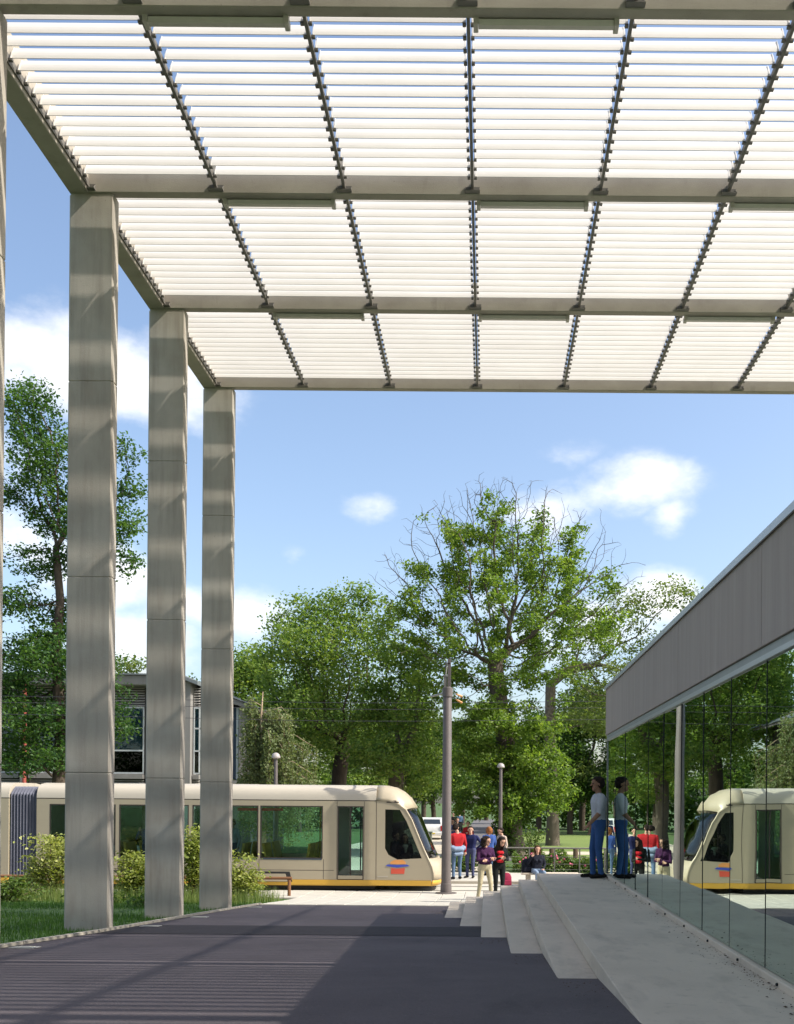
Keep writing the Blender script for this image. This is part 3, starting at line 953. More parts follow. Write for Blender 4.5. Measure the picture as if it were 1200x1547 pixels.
def weld(mb, name, mat, smooth=True):
    o = mb.build(name, mat, tram)
    b = bmesh.new(); b.from_mesh(o.data); bmesh.ops.remove_doubles(b, verts=b.verts, dist=.001); bmesh.ops.recalc_face_normals(b, faces=b.faces); b.to_mesh(o.data); b.free()
    if smooth: o.data.polygons.foreach_set('use_smooth', [True]*len(o.data.polygons))
    md = o.modifiers.new('thickness', 'SOLIDIFY'); md.thickness = .03; md.offset = 0
    return o
weld(shell, 'cab_shell', M['tram_body']); 
go = weld(glass, 'windscreen', M['cab_glass']); go.modifiers[0].thickness = .006
weld(yel, 'nose_skirt', M['tram_yellow'])
# cab side walls with the wedge-shaped window
side_curve = [S_(u, -1) for u in range(len(nose))]
outer = [(XB, .34)] + [(XB, 2.60)] + [(p[0], p[2]) for p in side_curve if p[2] < 2.62 and p[2] > .34 and p[0] > XB+.02]
outer = outer + [(side_curve[-2][0], .34)]
win = [(-2.94, 2.37), (-2.52, 2.36), (-2.32, 2.02), (-2.10, 1.50), (-1.88, .97), (-2.58, .93), (-2.84, 1.06), (-2.94, 1.25)]
for ya, yb in ((TY0+.002, TY0+.05), (TY1-.05, TY1-.002)):
    w = MB(); w.holed(outer, [win], 'y', ya, yb); w.build('cab_wall', M['tram_body'], tram)
    p = MB(); yc = (ya+yb)/2; p.prism(win, 'y', yc-.004, yc+.004); p.build('cab_window', M['cab_glass'], tram)
    ys_ = ya-.007 if ya < 29 else yb
    p = MB(); p.box(XB, side_curve[-2][0]-.04, ys_, ys_+.006, .18, .335); p.build('skirt', M['tram_yellow'], tram)
    p = MB(); p.box(XB, -2.62, ya+.01, yb-.01, 2.602, 2.625); p.build('roof_seam', M['tram_seam'], tram)
b = MB(); b.box(XB, -1.62, TY0+.3, TY1-.3, .30, .36); b.build('cab_floor', M['tram_floor'], tram)
b = MB(); b.box(-2.0, -1.62, TY0+.45, TY1-.45, .36, 1.0, c=.05); b.build('driver_desk', M['tram_dark'], tram)
b = MB(); b.box(XB, XB+.03, TY0+.06, TY1-.06, .36, 1.2); b.build('bulkhead', M['tram_dark'], tram)
for yy in (TY0+.22, TY1-.42):
    b = MB(); b.sphere((-1.52, yy+.1, .72), (.06, .11, .06)); b.build('headlight', M['lamp_lens'], tram)
b = MB(); b.box(-2.9, -2.55, TY0-.008, TY0-.001, 2.56, 2.595); b.build('marker_slot', M['tram_seam'], tram)
# emblem on the cab flank
ly = TY0-.004
b = MB(); b.prism([(-2.78, .86), (-2.66, .92), (-2.42, .92), (-2.34, .86), (-2.34, .80), (-2.78, .80)], 'y', ly, ly+.003); b.build('emblem_top', M['logo_orange'], tram)
b = MB(); b.prism([(-2.92, .745), (-2.6, .70), (-2.22, .745), (-2.30, .79), (-2.6, .775), (-2.85, .79)], 'y', ly-.004, ly-.0005); b.build('emblem_wave', M['logo_blue'], tram)
b = MB(); b.prism([(-2.76, .52), (-2.38, .52), (-2.36, .69), (-2.6, .67), (-2.76, .69)], 'y', ly, ly+.003); b.build('emblem_block', M['logo_red'], tram)
b = MB(); b.box(-3.15, -2.85, ly, ly+.003, .42, .45); b.build('fleet_stripe', M['tram_roof'], tram)
# seats: rows of yellow two-seat benches
def seat(x, yy, flip):
    s = MB(); f = -1 if flip else 1
    s.box(x, x+.42, yy, yy+.85, .74, .82, c=.02)
    s.prism([(x if f > 0 else x+.42, .80), ((x if f > 0 else x+.42)+f*.07, .80), ((x if f > 0 else x+.42)-f*.03, 1.36), ((x if f > 0 else x+.42)-f*.10, 1.36)], 'y', yy, yy+.85)
    s.box(x+.12, x+.30, yy+.1, yy+.75, .345, .74)
    s.build('seat', M['seat_yellow'], tram)
for k, x in enumerate((-12.4, -11.6, -10.4, -9.6, -8.3, -7.5, -6.4, -5.6, -22.6, -21.4, -20.2, -19.0, -15.6)):
    for yy in (TY0+.10, TY1-.96):
        seat(x, yy, k % 2)
for x in (-11.0, -8.9, -5.0, -15.0, -19.5):
    b = MB(); b.tube([(x, 29.66, .346), (x, 29.66, 2.44)], .018, 8); b.build('grab_pole', M['tram_yellow'], tram)
b = MB(); b.box(-7.2, -5.9, TY0+.10, TY0+.13, 2.30, 2.38); b.build('route_display', M['red'], tram)
for xs in (-4.32, -3.54, -4.70, -6.55, -8.5, -10.6, -12.6, -18.0, -16.2, -20.5, -3.19):
    b = MB(); b.box(xs-.006, xs+.006, TY0-.0022, TY0+.004, .35, .93 if xs < -4.5 else 2.59); b.build('panel_gap', M['tram_seam'], tram)
b = MB(); b.box(ART[1]+.02, XB-1.2, TY0-.0025, TY0+.004, .60, .612); b.build('panel_line', M['tram_seam'], tram)
# roof equipment: pantograph base
b = MB(); b.box(-9.5, -6.8, TY0+.75, TY1-.75, 3.055, 3.075, c=.005); b.build('roof_pod', M['tram_roof'], tram)

# ------------------------------------------------------------------ mast, wires, lamp posts
mp = at(674, 1352, 27.9); mx, my = mp.x, 27.9
mast = thing('catenary_mast', 'tall dark brown tram mast with fittings at its top beside the nose of the tram', 'mast', (mx, my, 0))
b = MB(); b.lathe([(.30, .02), (.30, .05), (.16, .06), (.15, .30), (.135, .31), (.12, 5.80), (.11, 5.82)], (mx, my, zg(my)), 20); smooth_by_angle(b.build('pole', M['mast'], mast), 40)
b = MB(); b.lathe([(.145, 5.55), (.145, 5.80), (.12, 5.81)], (mx, my, 0), 16); smooth_by_angle(b.build('collar', M['mast'], mast))
b = MB(); b.box(mx+.0, mx+.09, my-.06, my+.06, 5.78, 6.62); b.build('head_plate', M['mast'], mast)
b = MB(); b.box(mx-.10, mx-.02, my-.05, my+.05, 5.78, 6.12); b.box(mx-.07, mx-.03, my-.03, my+.03, 6.12, 6.55); b.build('tension_device', M['steel_dark'], mast)
b = MB(); b.box(mx-.12, mx+.0, my-.06, my+.06, 6.12, 6.16); b.box(mx-.03, mx+.06, my-.06, my+.06, 6.46, 6.50); b.build('clamp', M['steel_grey'], mast)
b = MB(); b.tube([(mx-.05, my-.06, 6.15), (mx-.02, my-.06, 6.42)], .012, 6); b.build('pin', M['galv'], mast)
b = MB(); b.tube([(mx, my, 5.68), (mx-.55, my+1.7, 5.74)], .03, 8); b.build('arm', M['steel_grey'], mast)
for k, (x0, z0, x1, z1) in enumerate(((mx+.15, 5.72, mx+.42, 5.58), (mx+.15, 5.60, mx+.42, 5.40))):
    b = MB(); b.tube([(mx+.1, my+.05, z0), (x0+.05, my+.1, (z0*2+z1)/3), (x1, my+.25, z1)], .010, 6); b.build('stay', M['wire'], mast)
    b = MB(); b.tube([(x0+.08, my+.14, (z0+z1)/2), (x1-.02, my+.24, z1+.01)], [.022, .035], 8); b.build('insulator', M['insulator'], mast)
for k, (z, yy, xl, xr, lab) in enumerate(((5.52, 28.9, -40, 25, 'upper of the overhead wires crossing in front of the trees'), (5.36, 29.2, -40, 25, 'middle overhead wire, crossing behind the mast'), (5.05, 29.66, -40, 25, 'lowest overhead contact wire above the tram roof'))):
    b = MB()
    pts = [(xl+(xr-xl)*i/40, yy, z+.06*math.sin(i*.5)) for i in range(41)]
    b.tube(pts, .007, 5)
    tag(b.build('overhead_wire', M['wire']), lab, 'wire', 'overhead tram wires')


def lamp_post(px, py, d, label):
    p = at(px, py, d); x = p.x; zt = p.z
    t = thing('lamp_post', label, 'lamp post', (x, d, 0), 'dome topped lamp posts')
    b = MB(); b.lathe([(.13, 0), (.13, .03), (.085, .04), (.075, zt*.5), (.06, zt-.1), (.05, zt-.02)], (x, d, 0), 12); smooth_by_angle(b.build('post', M['mast'], t))
    b = MB(); b.lathe([(.06, -.10), (.12, -.08), (.155, -.065), (.155, -.03), (.13, .04), (.08, .09), (.02, .11)], (x, d, zt), 16); smooth_by_angle(b.build('lamp_head', M['lamp_dome'], t))
lamp_post(417, 1142, 34, 'slim dark lamp post with grey dome in front of the weeping birch')
lamp_post(757, 1157, 40, 'slim dark lamp post with grey dome in front of the big oak')

# low timber rail along the lawn
rl = thing('timber_rail', 'low brown timber rail on posts at the far edge of the lawn', 'rail', (-8, 26.6, 0))
y = 26.7
for x in [-5.32, -10.1, -14.6, -19.2]:
    b = MB(); b.tube([(x, y, -.1), (x, y, .47)], .045, 8); b.build('post', M['wood_rail'], rl)
b = MB(); b.tube([(-24, y, .51), (-5.25, y, .51)], .04, 8); b.build('top_rail', M['wood_rail'], rl)

# ------------------------------------------------------------------ foliage
def leaf_arrays(pos, size, r, up=.35, aspect=.62, nrm=None):
    """one folded diamond (two triangles sharing an edge) per leaf"""
    n = len(pos)
    nv = r.normal(size=(n, 3)); nv[:, 2] = np.abs(nv[:, 2])*1.0 + up
    nv /= np.linalg.norm(nv, axis=1)[:, None]
    a = r.normal(size=(n, 3)); a -= (a*nv).sum(1)[:, None]*nv; a /= np.linalg.norm(a, axis=1)[:, None]
    b = np.cross(nv, a)
    s = (size*r.uniform(.65, 1.25, n))[:, None]
    droop = nv*s*-.12
    p0 = pos - a*s*.5; p2 = pos + a*s*.5 + droop
    p1 = pos + b*s*aspect*.5 + nv*s*.07; p3 = pos - b*s*aspect*.5 + nv*s*.07
    v = np.stack([p0, p1, p2, p3], 1).reshape(-1, 3)
    i = np.arange(n)*4
    f = np.stack([np.stack([i, i+1, i+2], 1), np.stack([i, i+2, i+3], 1)], 1).reshape(-1, 3)
    return v, f


def np_mesh(name, v, f, mat):
    me = bpy.data.meshes.new(name)
    me.vertices.add(len(v)); me.vertices.foreach_set('co', np.asarray(v, dtype=np.float32).ravel())
    k = f.shape[1]
    me.loops.add(f.size); me.loops.foreach_set('vertex_index', f.astype(np.int32).ravel())
    me.polygons.add(len(f)); me.polygons.foreach_set('loop_start', np.arange(0, f.size, k, dtype=np.int32))
    me.polygons.foreach_set('loop_total', np.full(len(f), k, dtype=np.int32))
    me.materials.append(mat)
    me.update(calc_edges=True)
    return me


def leaf_object(name, pos, size, mat, parent=None, seed=1, up=.35, aspect=.62):
    r = np.random.default_rng(seed)
    v, f = leaf_arrays(np.asarray(pos), size, r, up, aspect)
    return link(name, np_mesh(name, v, f, mat), parent)


def grow(trunk, attr, step=.45, infl=3.0, kill=.6, iters=90, seed=0, droop=0.0):
    r = np.random.default_rng(seed)
    nodes = [np.array(p, float) for p in trunk]
    par = [-1] + list(range(len(trunk)-1))
    A = np.asarray(attr, float)
    near = np.full(len(A), -1); nd = np.full(len(A), 1e9)
    def upd(i0):
        for i in range(i0, len(nodes)):
            d = np.linalg.norm(A-nodes[i], axis=1)
            k = d < nd
            near[k] = i; nd[k] = d[k]
    upd(0)
    alive = np.ones(len(A), bool)
    for it in range(iters):
        act = alive & (nd < infl)
        if not act.any():
            # reach for the closest attractor
            idx = np.where(alive)[0]
            if len(idx) == 0: break
            j = idx[np.argmin(nd[idx])]; act = np.zeros(len(A), bool); act[j] = True
        n0 = len(nodes)
        for i in np.unique(near[act]):
            k = act & (near == i)
            d = A[k]-nodes[i]; d /= np.linalg.norm(d, axis=1)[:, None]+1e-9
            dv = d.mean(0) + r.normal(size=3)*.16
            dv[2] -= droop
            if par[i] >= 0:
                pd = nodes[i]-nodes[par[i]]; pd /= np.linalg.norm(pd)+1e-9
                dv = dv + pd*.25
            dv /= np.linalg.norm(dv)+1e-9
            nodes.append(nodes[i]+dv*step*r.uniform(.8, 1.15)); par.append(int(i))
        upd(n0)
        alive &= nd > kill
        if len(nodes) > 9000: break
    return np.array(nodes), np.array(par)


def branch_radii(par, tip, p=2.3):
    n = len(par); acc = np.zeros(n)
    for i in range(n-1, -1, -1):
        if acc[i] == 0: acc[i] = tip**p
        if par[i] >= 0: acc[par[i]] += acc[i]
    return acc**(1/p)


def branch_mesh(name, nodes, par, rad, mat, rmin=0.0):
    n = len(nodes)
    ch = [[] for _ in range(n)]
    for i in range(n):
        if par[i] >= 0: ch[par[i]].append(i)
    V, Fc = [], []
    ring_of = {}
    def ring(c, t, r, k, up):
        a = np.cross(t, up); l = np.linalg.norm(a)
        if l < 1e-4: a = np.cross(t, np.array((1., .3, .2))); l = np.linalg.norm(a)
        a /= l; b = np.cross(a, t)
        o = len(V)
        for j in range(k):
            q = 2*math.pi*j/k
            V.append(c + (a*math.cos(q)+b*math.sin(q))*r)
        return o
    up = np.array((0., 1., .05))
    stack = [(0, None, 0)]
    # walk each chain
    chains = []
    todo = [0]
    while todo:
        s = todo.pop()
        c = [s] if par[s] < 0 else [par[s], s]
        i = s
        while ch[i]:
            m = max(ch[i], key=lambda q: rad[q])
            for q in ch[i]:
                if q != m: todo.append(q)
            c.append(m); i = m
        chains.append(c)
    for c in chains:
        r0 = rad[c[1]] if len(c) > 1 else rad[c[0]]
        if r0 < rmin: continue
        k = 8 if r0 > .12 else (5 if r0 > .04 else 3)
        prev = None
        for j, i in enumerate(c):
            a = nodes[c[max(j-1, 0)]]; b = nodes[c[min(j+1, len(c)-1)]]
            t = b-a; t = t/(np.linalg.norm(t)+1e-9)
            r = rad[i] if not (j == 0 and len(c) > 1) else (rad[c[1]]*1.15 if par[c[1]] >= 0 and c[0] != 0 else rad[i])
            if j == len(c)-1: r *= .4
            o = ring(nodes[i], t, r, k, up)
            if prev is not None:
                for q in range(k):
                    w = (q+1) % k
                    Fc.append((prev+q, prev+w, o+w)); Fc.append((prev+q, o+w, o+q))
            prev = o
    me = np_mesh(name, np.array(V), np.array(Fc), mat)
    me.polygons.foreach_set('use_smooth', [True]*len(me.polygons))
    return me


def lumps_points(lumps, dens, r):
    out = []
    for (c, rad, w) in lumps:
        n = max(3, int(dens*w*rad[0]*rad[1]*rad[2]))
        q = r.normal(size=(n, 3)); q /= np.linalg.norm(q, axis=1)[:, None]
        q *= (r.uniform(0, 1, n)**(1/2.4))[:, None]
        out.append(np.array(c)+q*np.array(rad))
    return np.concatenate(out)


def tree(name, label, base, trunk, lumps, leafmat, barkmat, seed, dens=2.2, leaves=8, spread=.34, size=.16, trunk_r=.3, step=.45,
         kill=.6, infl=3.0, leaf_ok=None, group=None, tip=.012, cat='tree', gap=.42, up=.35, crown_name='crown', p=2.3):
    """space-colonised branches; leaf clusters on the outer twigs. Coordinates are world coordinates."""
    r = np.random.default_rng(seed)
    A = lumps_points(lumps, dens*4.19/kill**3, r)
    nodes, par = grow(trunk, A, step, infl, kill, 110, seed)
    rad = branch_radii(par, tip, p)
    sc = trunk_r/rad[0]
    rad = np.where(rad > tip*1.5, rad*np.interp(rad, [tip*1.5, rad[0]], [1.0, sc]), rad)
    # root flare
    rad[0] *= 1.35
    t = thing(name, label, cat, base, group)
    link('trunk', branch_mesh('trunk', nodes, par, rad, barkmat), t)
    tw = rad < tip*3.2
    tw[:len(trunk)] = False
    P = nodes[tw]
    if leaf_ok is not None: P = P[leaf_ok(P, r)]
    gp = np.sin(P[:, 0]*1.7+seed)*np.sin(P[:, 2]*1.9+seed*.7)*np.sin(P[:, 1]*1.3+seed*.3)
    P = P[gp < gap]
    pos = np.repeat(P, leaves, 0) + r.normal(size=(len(P)*leaves, 3))*np.array((spread, spread, spread*.62))
    leaf_object(crown_name, pos, size, leafmat, t, seed, up)
    print(name, 'nodes', len(nodes), 'twigs', len(P), 'leaves', len(pos))
    return t, len(pos)


def L(px, py, rx, ry, d, dd=0.0, depth=None, w=1.0):
    """lump from photo pixels: centre, half sizes; dd offsets it in depth"""
    c = at(px, py, d); k = d/F
    dep = depth if depth is not None else max(rx, ry)*k*.9
    return ((c.x, d+dd, c.z), (rx*k, dep, ry*k), w)


tot = 0
# tall tree at left, behind the columns
d = 38
bx = at(86, 1300, d).x
lump = [L(48, 625, 42, 55, d), L(80, 690, 60, 50, d), L(28, 735, 45, 40, d, -.5), L(95, 770, 65, 45, d, .5), L(150, 800, 60, 40, d, -.4), L(192, 680, 26, 24, d),
        L(190, 735, 28, 26, d, .3), L(192, 790, 32, 30, d), L(195, 850, 28, 26, d, -.4), L(22, 842, 34, 26, d), L(80, 850, 60, 26, d, .8), L(30, 915, 55, 28, d, -.5), L(85, 935, 50, 40, d, .3),
        L(30, 985, 70, 30, d, .2), L(90, 1010, 60, 40, d, -.8), L(10, 1050, 60, 34, d), L(60, 1090, 70, 34, d, -1.0), L(110, 1080, 60, 50, d, .6), L(10, 1130, 60, 36, d), L(75, 1150, 60, 32, d, -.8), L(165, 1085, 35, 40, d, .5), L(150, 1010, 40, 40, d)]
tr = [(bx, d, -.2), (bx+.02, d, 1.5), (bx, d+.1, 3.2), (bx+.1, d+.1, 5), (bx, d, 6.8), (bx-.05, d-.05, 8.6), (bx+.05, d, 10.2), (bx-.1, d, 11.8)]
_, n = tree('broadleaf_tree', 'tall dark green tree with layered branches at the left behind the columns', (bx, d, 0), tr, lump, M['leaf_left'], M['bark'], 11, dens=.55, leaves=24, spread=.20, size=.15, trunk_r=.26, step=.25, kill=.30, tip=.008, infl=2.0); tot += n

# middle pair of oaks
d = 55
bx = at(515, 1300, d).x
lump = [L(500, 1010, 70, 75, d), L(440, 945, 46, 48, d, .5), L(435, 1010, 44, 48, d, -1.2), L(425, 1075, 32, 34, d), L(510, 925, 60, 36, d, .4), L(480, 985, 60, 40, d, -2.2),
        L(470, 1090, 60, 40, d, -1.5), L(545, 1065, 60, 50, d, -1.8), L(560, 985, 50, 45, d, .5), L(545, 900, 34, 26, d), L(500, 1120, 60, 30, d, .8), L(555, 1120, 50, 40, d, -1)]
tr = [(bx, d, -.2), (bx-.05, d, 1.4), (bx-.2, d, 2.8), (bx-.1, d, 4.2), (bx+.1, d, 5.6)]
_, n = tree('oak_tree', 'broad rounded green oak behind the cab of the tram', (bx, d, 0), tr, lump, M['leaf_mid'], M['bark'], 21, dens=.55, leaves=28, gap=.13, spread=.36, size=.21, trunk_r=.42, step=.34, kill=.42, tip=.008, infl=2.4); tot += n
d = 52
bx = at(598, 1300, d).x
lump = [L(610, 985, 48, 44, d), L(640, 1040, 36, 60, d, -.6), L(600, 1060, 50, 50, d, .8), L(580, 930, 36, 30, d), L(625, 1110, 50, 40, d, -.8), L(590, 1150, 50, 36, d, -1.2), L(640, 1160, 42, 40, d), L(560, 1140, 40, 30, d, -.6), L(655, 985, 22, 30, d)]
tr = [(bx, d, -.2), (bx, d, 1.2), (bx-.05, d, 2.6), (bx, d, 3.9), (bx+.15, d, 5.0)]
_, n = tree('oak_tree', 'smaller green oak with a pale scarred trunk left of the mast', (bx, d, 0), tr, lump, M['leaf_mid'], M['bark_grey'], 31, dens=.6, leaves=30, gap=.13, spread=.36, size=.21, trunk_r=.42, step=.32, kill=.40, tip=.008, infl=2.4); tot += n

# the big oak with bare outer twigs
d = 47.6
bx = at(779, 1290, d).x
cx, cz = at(757, 935, d).x, at(757, 935, d).z
k = d/F
lump = [L(757, 905, 208, 175, d, 0, 4.8, .40), L(757, 800, 130, 80, d, 0, 3.6, 1.0), L(640, 880, 70, 36, d, -.5, 1.6, 1.6), L(870, 880, 85, 60, d, .4, 2.4, 1.2), L(700, 840, 70, 70, d, 1.0, 2, .9),
        L(740, 780, 60, 60, d, -1, 1.6, 1.2), L(595, 868, 46, 30, d, -.3, 1.1, 1.2), L(655, 815, 46, 40, d, -.3, 1.3, 1.1), L(935, 855, 50, 38, d, .2, 1.3, 1.1), L(880, 805, 50, 46, d, -.2, 1.4, 1.0), L(640, 930, 46, 34, d, -.6, 1.3, 1.0), L(740, 1020, 80, 50, d, -.6, 2.4, 1.2), L(800, 1000, 60, 50, d, .5, 2, 1), L(850, 930, 60, 40, d, -1, 2, 1),
        L(735, 1090, 70, 40, d, -1.2, 2.0, 1.4), L(800, 1095, 60, 40, d, -.6, 2.0, 1.4), L(720, 1150, 50, 36, d, -.6, 1.6, 1.5), L(800, 1160, 60, 40, d, -1, 1.8, 1.5), L(760, 1215, 70, 36, d, -1.2, 1.5, 1.5), L(840, 1200, 40, 34, d, -.4, 1.4, 1.3), L(700, 1215, 26, 30, d, -.4, 1.0, 1.2)]
q = lambda px, py, dd=0: (at(px, py, d).x, d+dd, at(px, py, d).z)
tr = [(bx, d, -.2), (bx-.1, d, 1.0), q(772, 1220), q(768, 1170), q(764, 1120), q(757, 1080), q(752, 1040), q(748, 1005)]
def oak_leaf(P, r):
    e = np.sqrt(((P[:, 0]-cx)/(215*k))**2 + ((P[:, 2]-cz)/(215*k))**2 + ((P[:, 1]-d)/5.6)**2)
    up_ = (P[:, 2] > cz+.3)
    w = .74 + .14*np.sin(P[:, 0]*2.1+1.3)*np.cos(P[:, 2]*1.9) + .10*np.sin(P[:, 2]*3.1+P[:, 1]*2)
    keep = np.where(up_, e < w, True)
    # sparse gaps through the whole crown
    gap = np.sin(P[:, 0]*1.35+2)*np.sin(P[:, 2]*1.55+1)*np.sin(P[:, 1]*1.1+.5)
    clump = np.sin(P[:, 0]*3.4+.6)+np.sin(P[:, 2]*3.7+1.1)+np.sin(P[:, 1]*3.1)
    return keep & (((gap < np.where(e > .38, .22, .35)) & (clump > -.35)) | (P[:, 2] < 6.5))
t3, n = tree('big_oak', 'large old oak with bare grey twigs round its thinning crown', (bx, d, 0), tr, lump, M['leaf_oak'], M['twig_dead'], 41, dens=.36, leaves=40, gap=.45, spread=.20, size=.18, trunk_r=.46, step=.30, kill=.40, leaf_ok=oak_leaf, infl=2.2, tip=.009, p=2.2); tot += n
# ivy round the trunk
r = np.random.default_rng(5)
n = 4200
zz = r.uniform(.1, 5.2, n); an = r.uniform(0, 6.28, n); rr = .62 + .28*np.sin(zz*2+an*2)*.6 + r.uniform(0, .35, n)
pos = np.stack([bx-.12 + rr*np.cos(an), d + rr*np.sin(an), zz], 1)
pos = pos[~((np.cos(an) > .2) & (zz < 1.5))]
leaf_object('ivy', pos, .17, M['leaf_ivy'], t3, 8)

# airy oak at right behind the pavilion roof
d = 60
bx = at(835, 1290, d).x
q = lambda px, py, dd=0: (at(px, py, d).x, d+dd, at(px, py, d).z)
lump = [L(900, 965, 52, 40, d), L(960, 915, 50, 34, d, .6), L(1010, 900, 46, 26, d), L(925, 1030, 70, 36, d, -1), L(985, 985, 46, 34, d, .6), L(1045, 900, 26, 20, d), L(870, 1005, 36, 30, d, .5), L(1000, 1060, 70, 50, d), L(890, 1075, 60, 30, d, .8), L(930, 1090, 60, 30, d, -1)]
tr = [(bx, d, -.2), (bx, d, 2.2), (bx-.1, d, 4.4), (bx-.2, d, 6.6), q(832, 1035), q(850, 1018), q(872, 1008)]
_, n = tree('airy_oak', 'airy pale green oak with crooked grey limbs above the pavilion corner', (bx, d, 0), tr, lump, M['leaf_pale'], M['bark_grey'], 51, dens=.45, leaves=14, spread=.30, size=.21, trunk_r=.34, step=.34, kill=.42, tip=.008); tot += n

# nest in the big oak
b = MB(); nc = at(752, 790, 47.2)
for i in range(60):
    a = rnd.uniform(0, 6.28); e = rnd.uniform(-.5, .5); rr = rnd.uniform(.12, .26)
    p = Vector((nc.x+rr*math.cos(a), nc.y+rr*math.sin(a), nc.z+rnd.uniform(-.16, .12)))
    dv = Vector((-math.sin(a), math.cos(a), rnd.uniform(-.4, .4)))*rnd.uniform(.12, .26)
    b.tube([p-dv, p+dv], .008, 3)
tag(b.build('bird_nest', M['stump_wood']), 'brown twig nest high in the big thinning oak', 'nest')

# woods behind the lawn: three grown trees, copied
def wood_proto(seed, h, w, leafm, bark, leaves=60, size=.27):
    r = np.random.default_rng(seed)
    lump = []
    for i in range(9):
        a = r.uniform(0, 6.28); rr = r.uniform(.15, .62)*w; z = r.uniform(.30, .92)*h
        s = w*r.uniform(.30, .48)*(1.15-.5*z/h)
        lump.append(((rr*math.cos(a)*(1.1-.6*z/h), rr*math.sin(a)*(1.1-.6*z/h), z), (s, s, s*.75), 1.0))
    lump.append(((0, 0, h*.9), (w*.3, w*.3, h*.12), 1))
    tr = [(0, 0, -.2), (.05, 0, h*.12), (-.05, .05, h*.24), (0, 0, h*.36)]
    A = lumps_points(lump, 26, r)
    nodes, par = grow(tr, A, .45, 3.0, .52, 80, seed)
    rad = branch_radii(par, .014); sc = .26/rad[0]; rad = np.where(rad > .03, rad*np.interp(rad, [.03, rad[0]], [1, sc]), rad)
    bm_ = branch_mesh('trunk', nodes, par, rad, bark)
    P = nodes[4:][rad[4:] < .06]
    pos = np.repeat(P, leaves, 0) + r.normal(size=(len(P)*leaves, 3))*np.array((.55, .55, .36))
    v, f = leaf_arrays(pos, size, r, .35)
    print('wood', len(nodes), len(pos))
    return bm_, np_mesh('crown', v, f, leafm), len(pos)


protos = [wood_proto(101, 11.5, 4.2, M['leaf_dark'], M['bark']), wood_proto(102, 13, 4.6, M['leaf_mid'], M['bark']), wood_proto(103, 10, 4.0, M['leaf_dark'], M['bark'], 66), wood_proto(104, 12, 4.0, M['leaf_pale'], M['bark'], 50)]
tot += sum(p[2] for p in protos)
ws = [(375, 92, 1, 1.25, 'green tree beyond the end of the left building roof'), (187, 84, 3, 1.22, 'pale green treetop rising behind the skylights of the left building'),
      (285, 96, 2, 1.3, 'dark tree just showing between the second and third columns'), (452, 82, 1, .95, None), (560, 86, 1, .85, None), (610, 92, 1, .95, None), (655, 98, 0, .95, None),
      (700, 110, 1, .9, None), (815, 84, 0, .95, None), (862, 82, 2, .98, None), (905, 82, 3, .95, None), (955, 86, 0, 1.0, None), (770, 118, 0, 1.0, None), (880, 92, 0, 1.15, None), (930, 80, 2, .75, None),
      (1010, 80, 1, 1.0, None), (1080, 84, 0, 1.0, None), (1180, 84, 2, 1.05, None), (1300, 88, 1, 1.0, None), (60, 88, 0, 1.1, None), (-60, 92, 1, 1.1, None), (-200, 95, 2, 1.2, None), (500, 104, 0, 1.1, None), (735, 140, 1, 1.2, None), (640, 126, 2, 1.2, None)]
for i, (px, d, kx, sc, lab) in enumerate(ws):
    x = (px-VX)/F*d
    grp = 'trees of the wood behind the lawn and road'
    t = thing('wood_tree', lab or 'leafy tree in the dense wood beyond the lawn and sandy road', 'tree', (x, d, 0), grp if lab is None else None)
    t.rotation_euler = (0, 0, rnd.uniform(0, 6.28)); t.scale = (sc, sc, sc*rnd.uniform(.94, 1.06))
    for nm, me in (('trunk', protos[kx][0]), ('crown', protos[kx][1])):
        o = bpy.data.objects.new(nm, me); COL.objects.link(o); o.parent = t
# undergrowth closing the view below the crowns
r = np.random.default_rng(77)
n = 34000
x = r.uniform(-75, 75, n); y = 96 + r.uniform(-2.5, 2.5, n) + 3*np.sin(x*.3)
hh = 5.2 + 1.2*np.sin(x*.45) + .8*np.sin(x*1.3+1)
z = r.uniform(0, 1, n)**.8*hh
kp = (np.abs(x+.6) > 1.8) & ((x < -8.2) | (x > -3.0))
tag(leaf_object('undergrowth', np.stack([x, y, z], 1)[kp], .60, M['leaf_dark'], None, 9), 'dark undergrowth filling the foot of the wood', 'undergrowth', kind='stuff')

# weeping birch beside the left building
d = 42
r = np.random.default_rng(61)
bx = at(398, 1200, d).x
birch = thing('weeping_birch', 'grey green weeping birch with hanging strands above the tram roof', 'tree', (bx, d, 0))
b = MB()
b.tube([(bx, d, -.1), (bx+.05, d, 2.0), (bx-.05, d, 4.0), (bx-.12, d, 6.2), (bx-.05, d, 7.2)], [.13, .11, .08, .05, .015], 8)
arch = []
for i in range(34):
    a = r.uniform(0, 6.28); z0 = r.uniform(3.4, 6.6); rr = r.uniform(.5, 2.7)*(1.25-.13*z0)
    ex, ey = math.cos(a)*rr*1.0 + (.75 if math.cos(a) > -.2 else 0), math.sin(a)*rr*.8
    p0 = Vector((bx-.08, d, z0)); pm_ = Vector((bx+ex*.6, d+ey*.6, z0+.28)); p1 = Vector((bx+ex, d+ey, z0-.25))
    b.tube([p0, pm_, p1], [.024, .013, .005], 4)
    for q_ in range(9):
        t_ = r.uniform(.12, 1.0)
        arch.append(tuple(p0.lerp(pm_, t_*2) if t_ < .5 else pm_.lerp(p1, t_*2-1)))
b.build('trunk', M['birch_bark'], birch, smooth=True)
lp = []; st = MB()
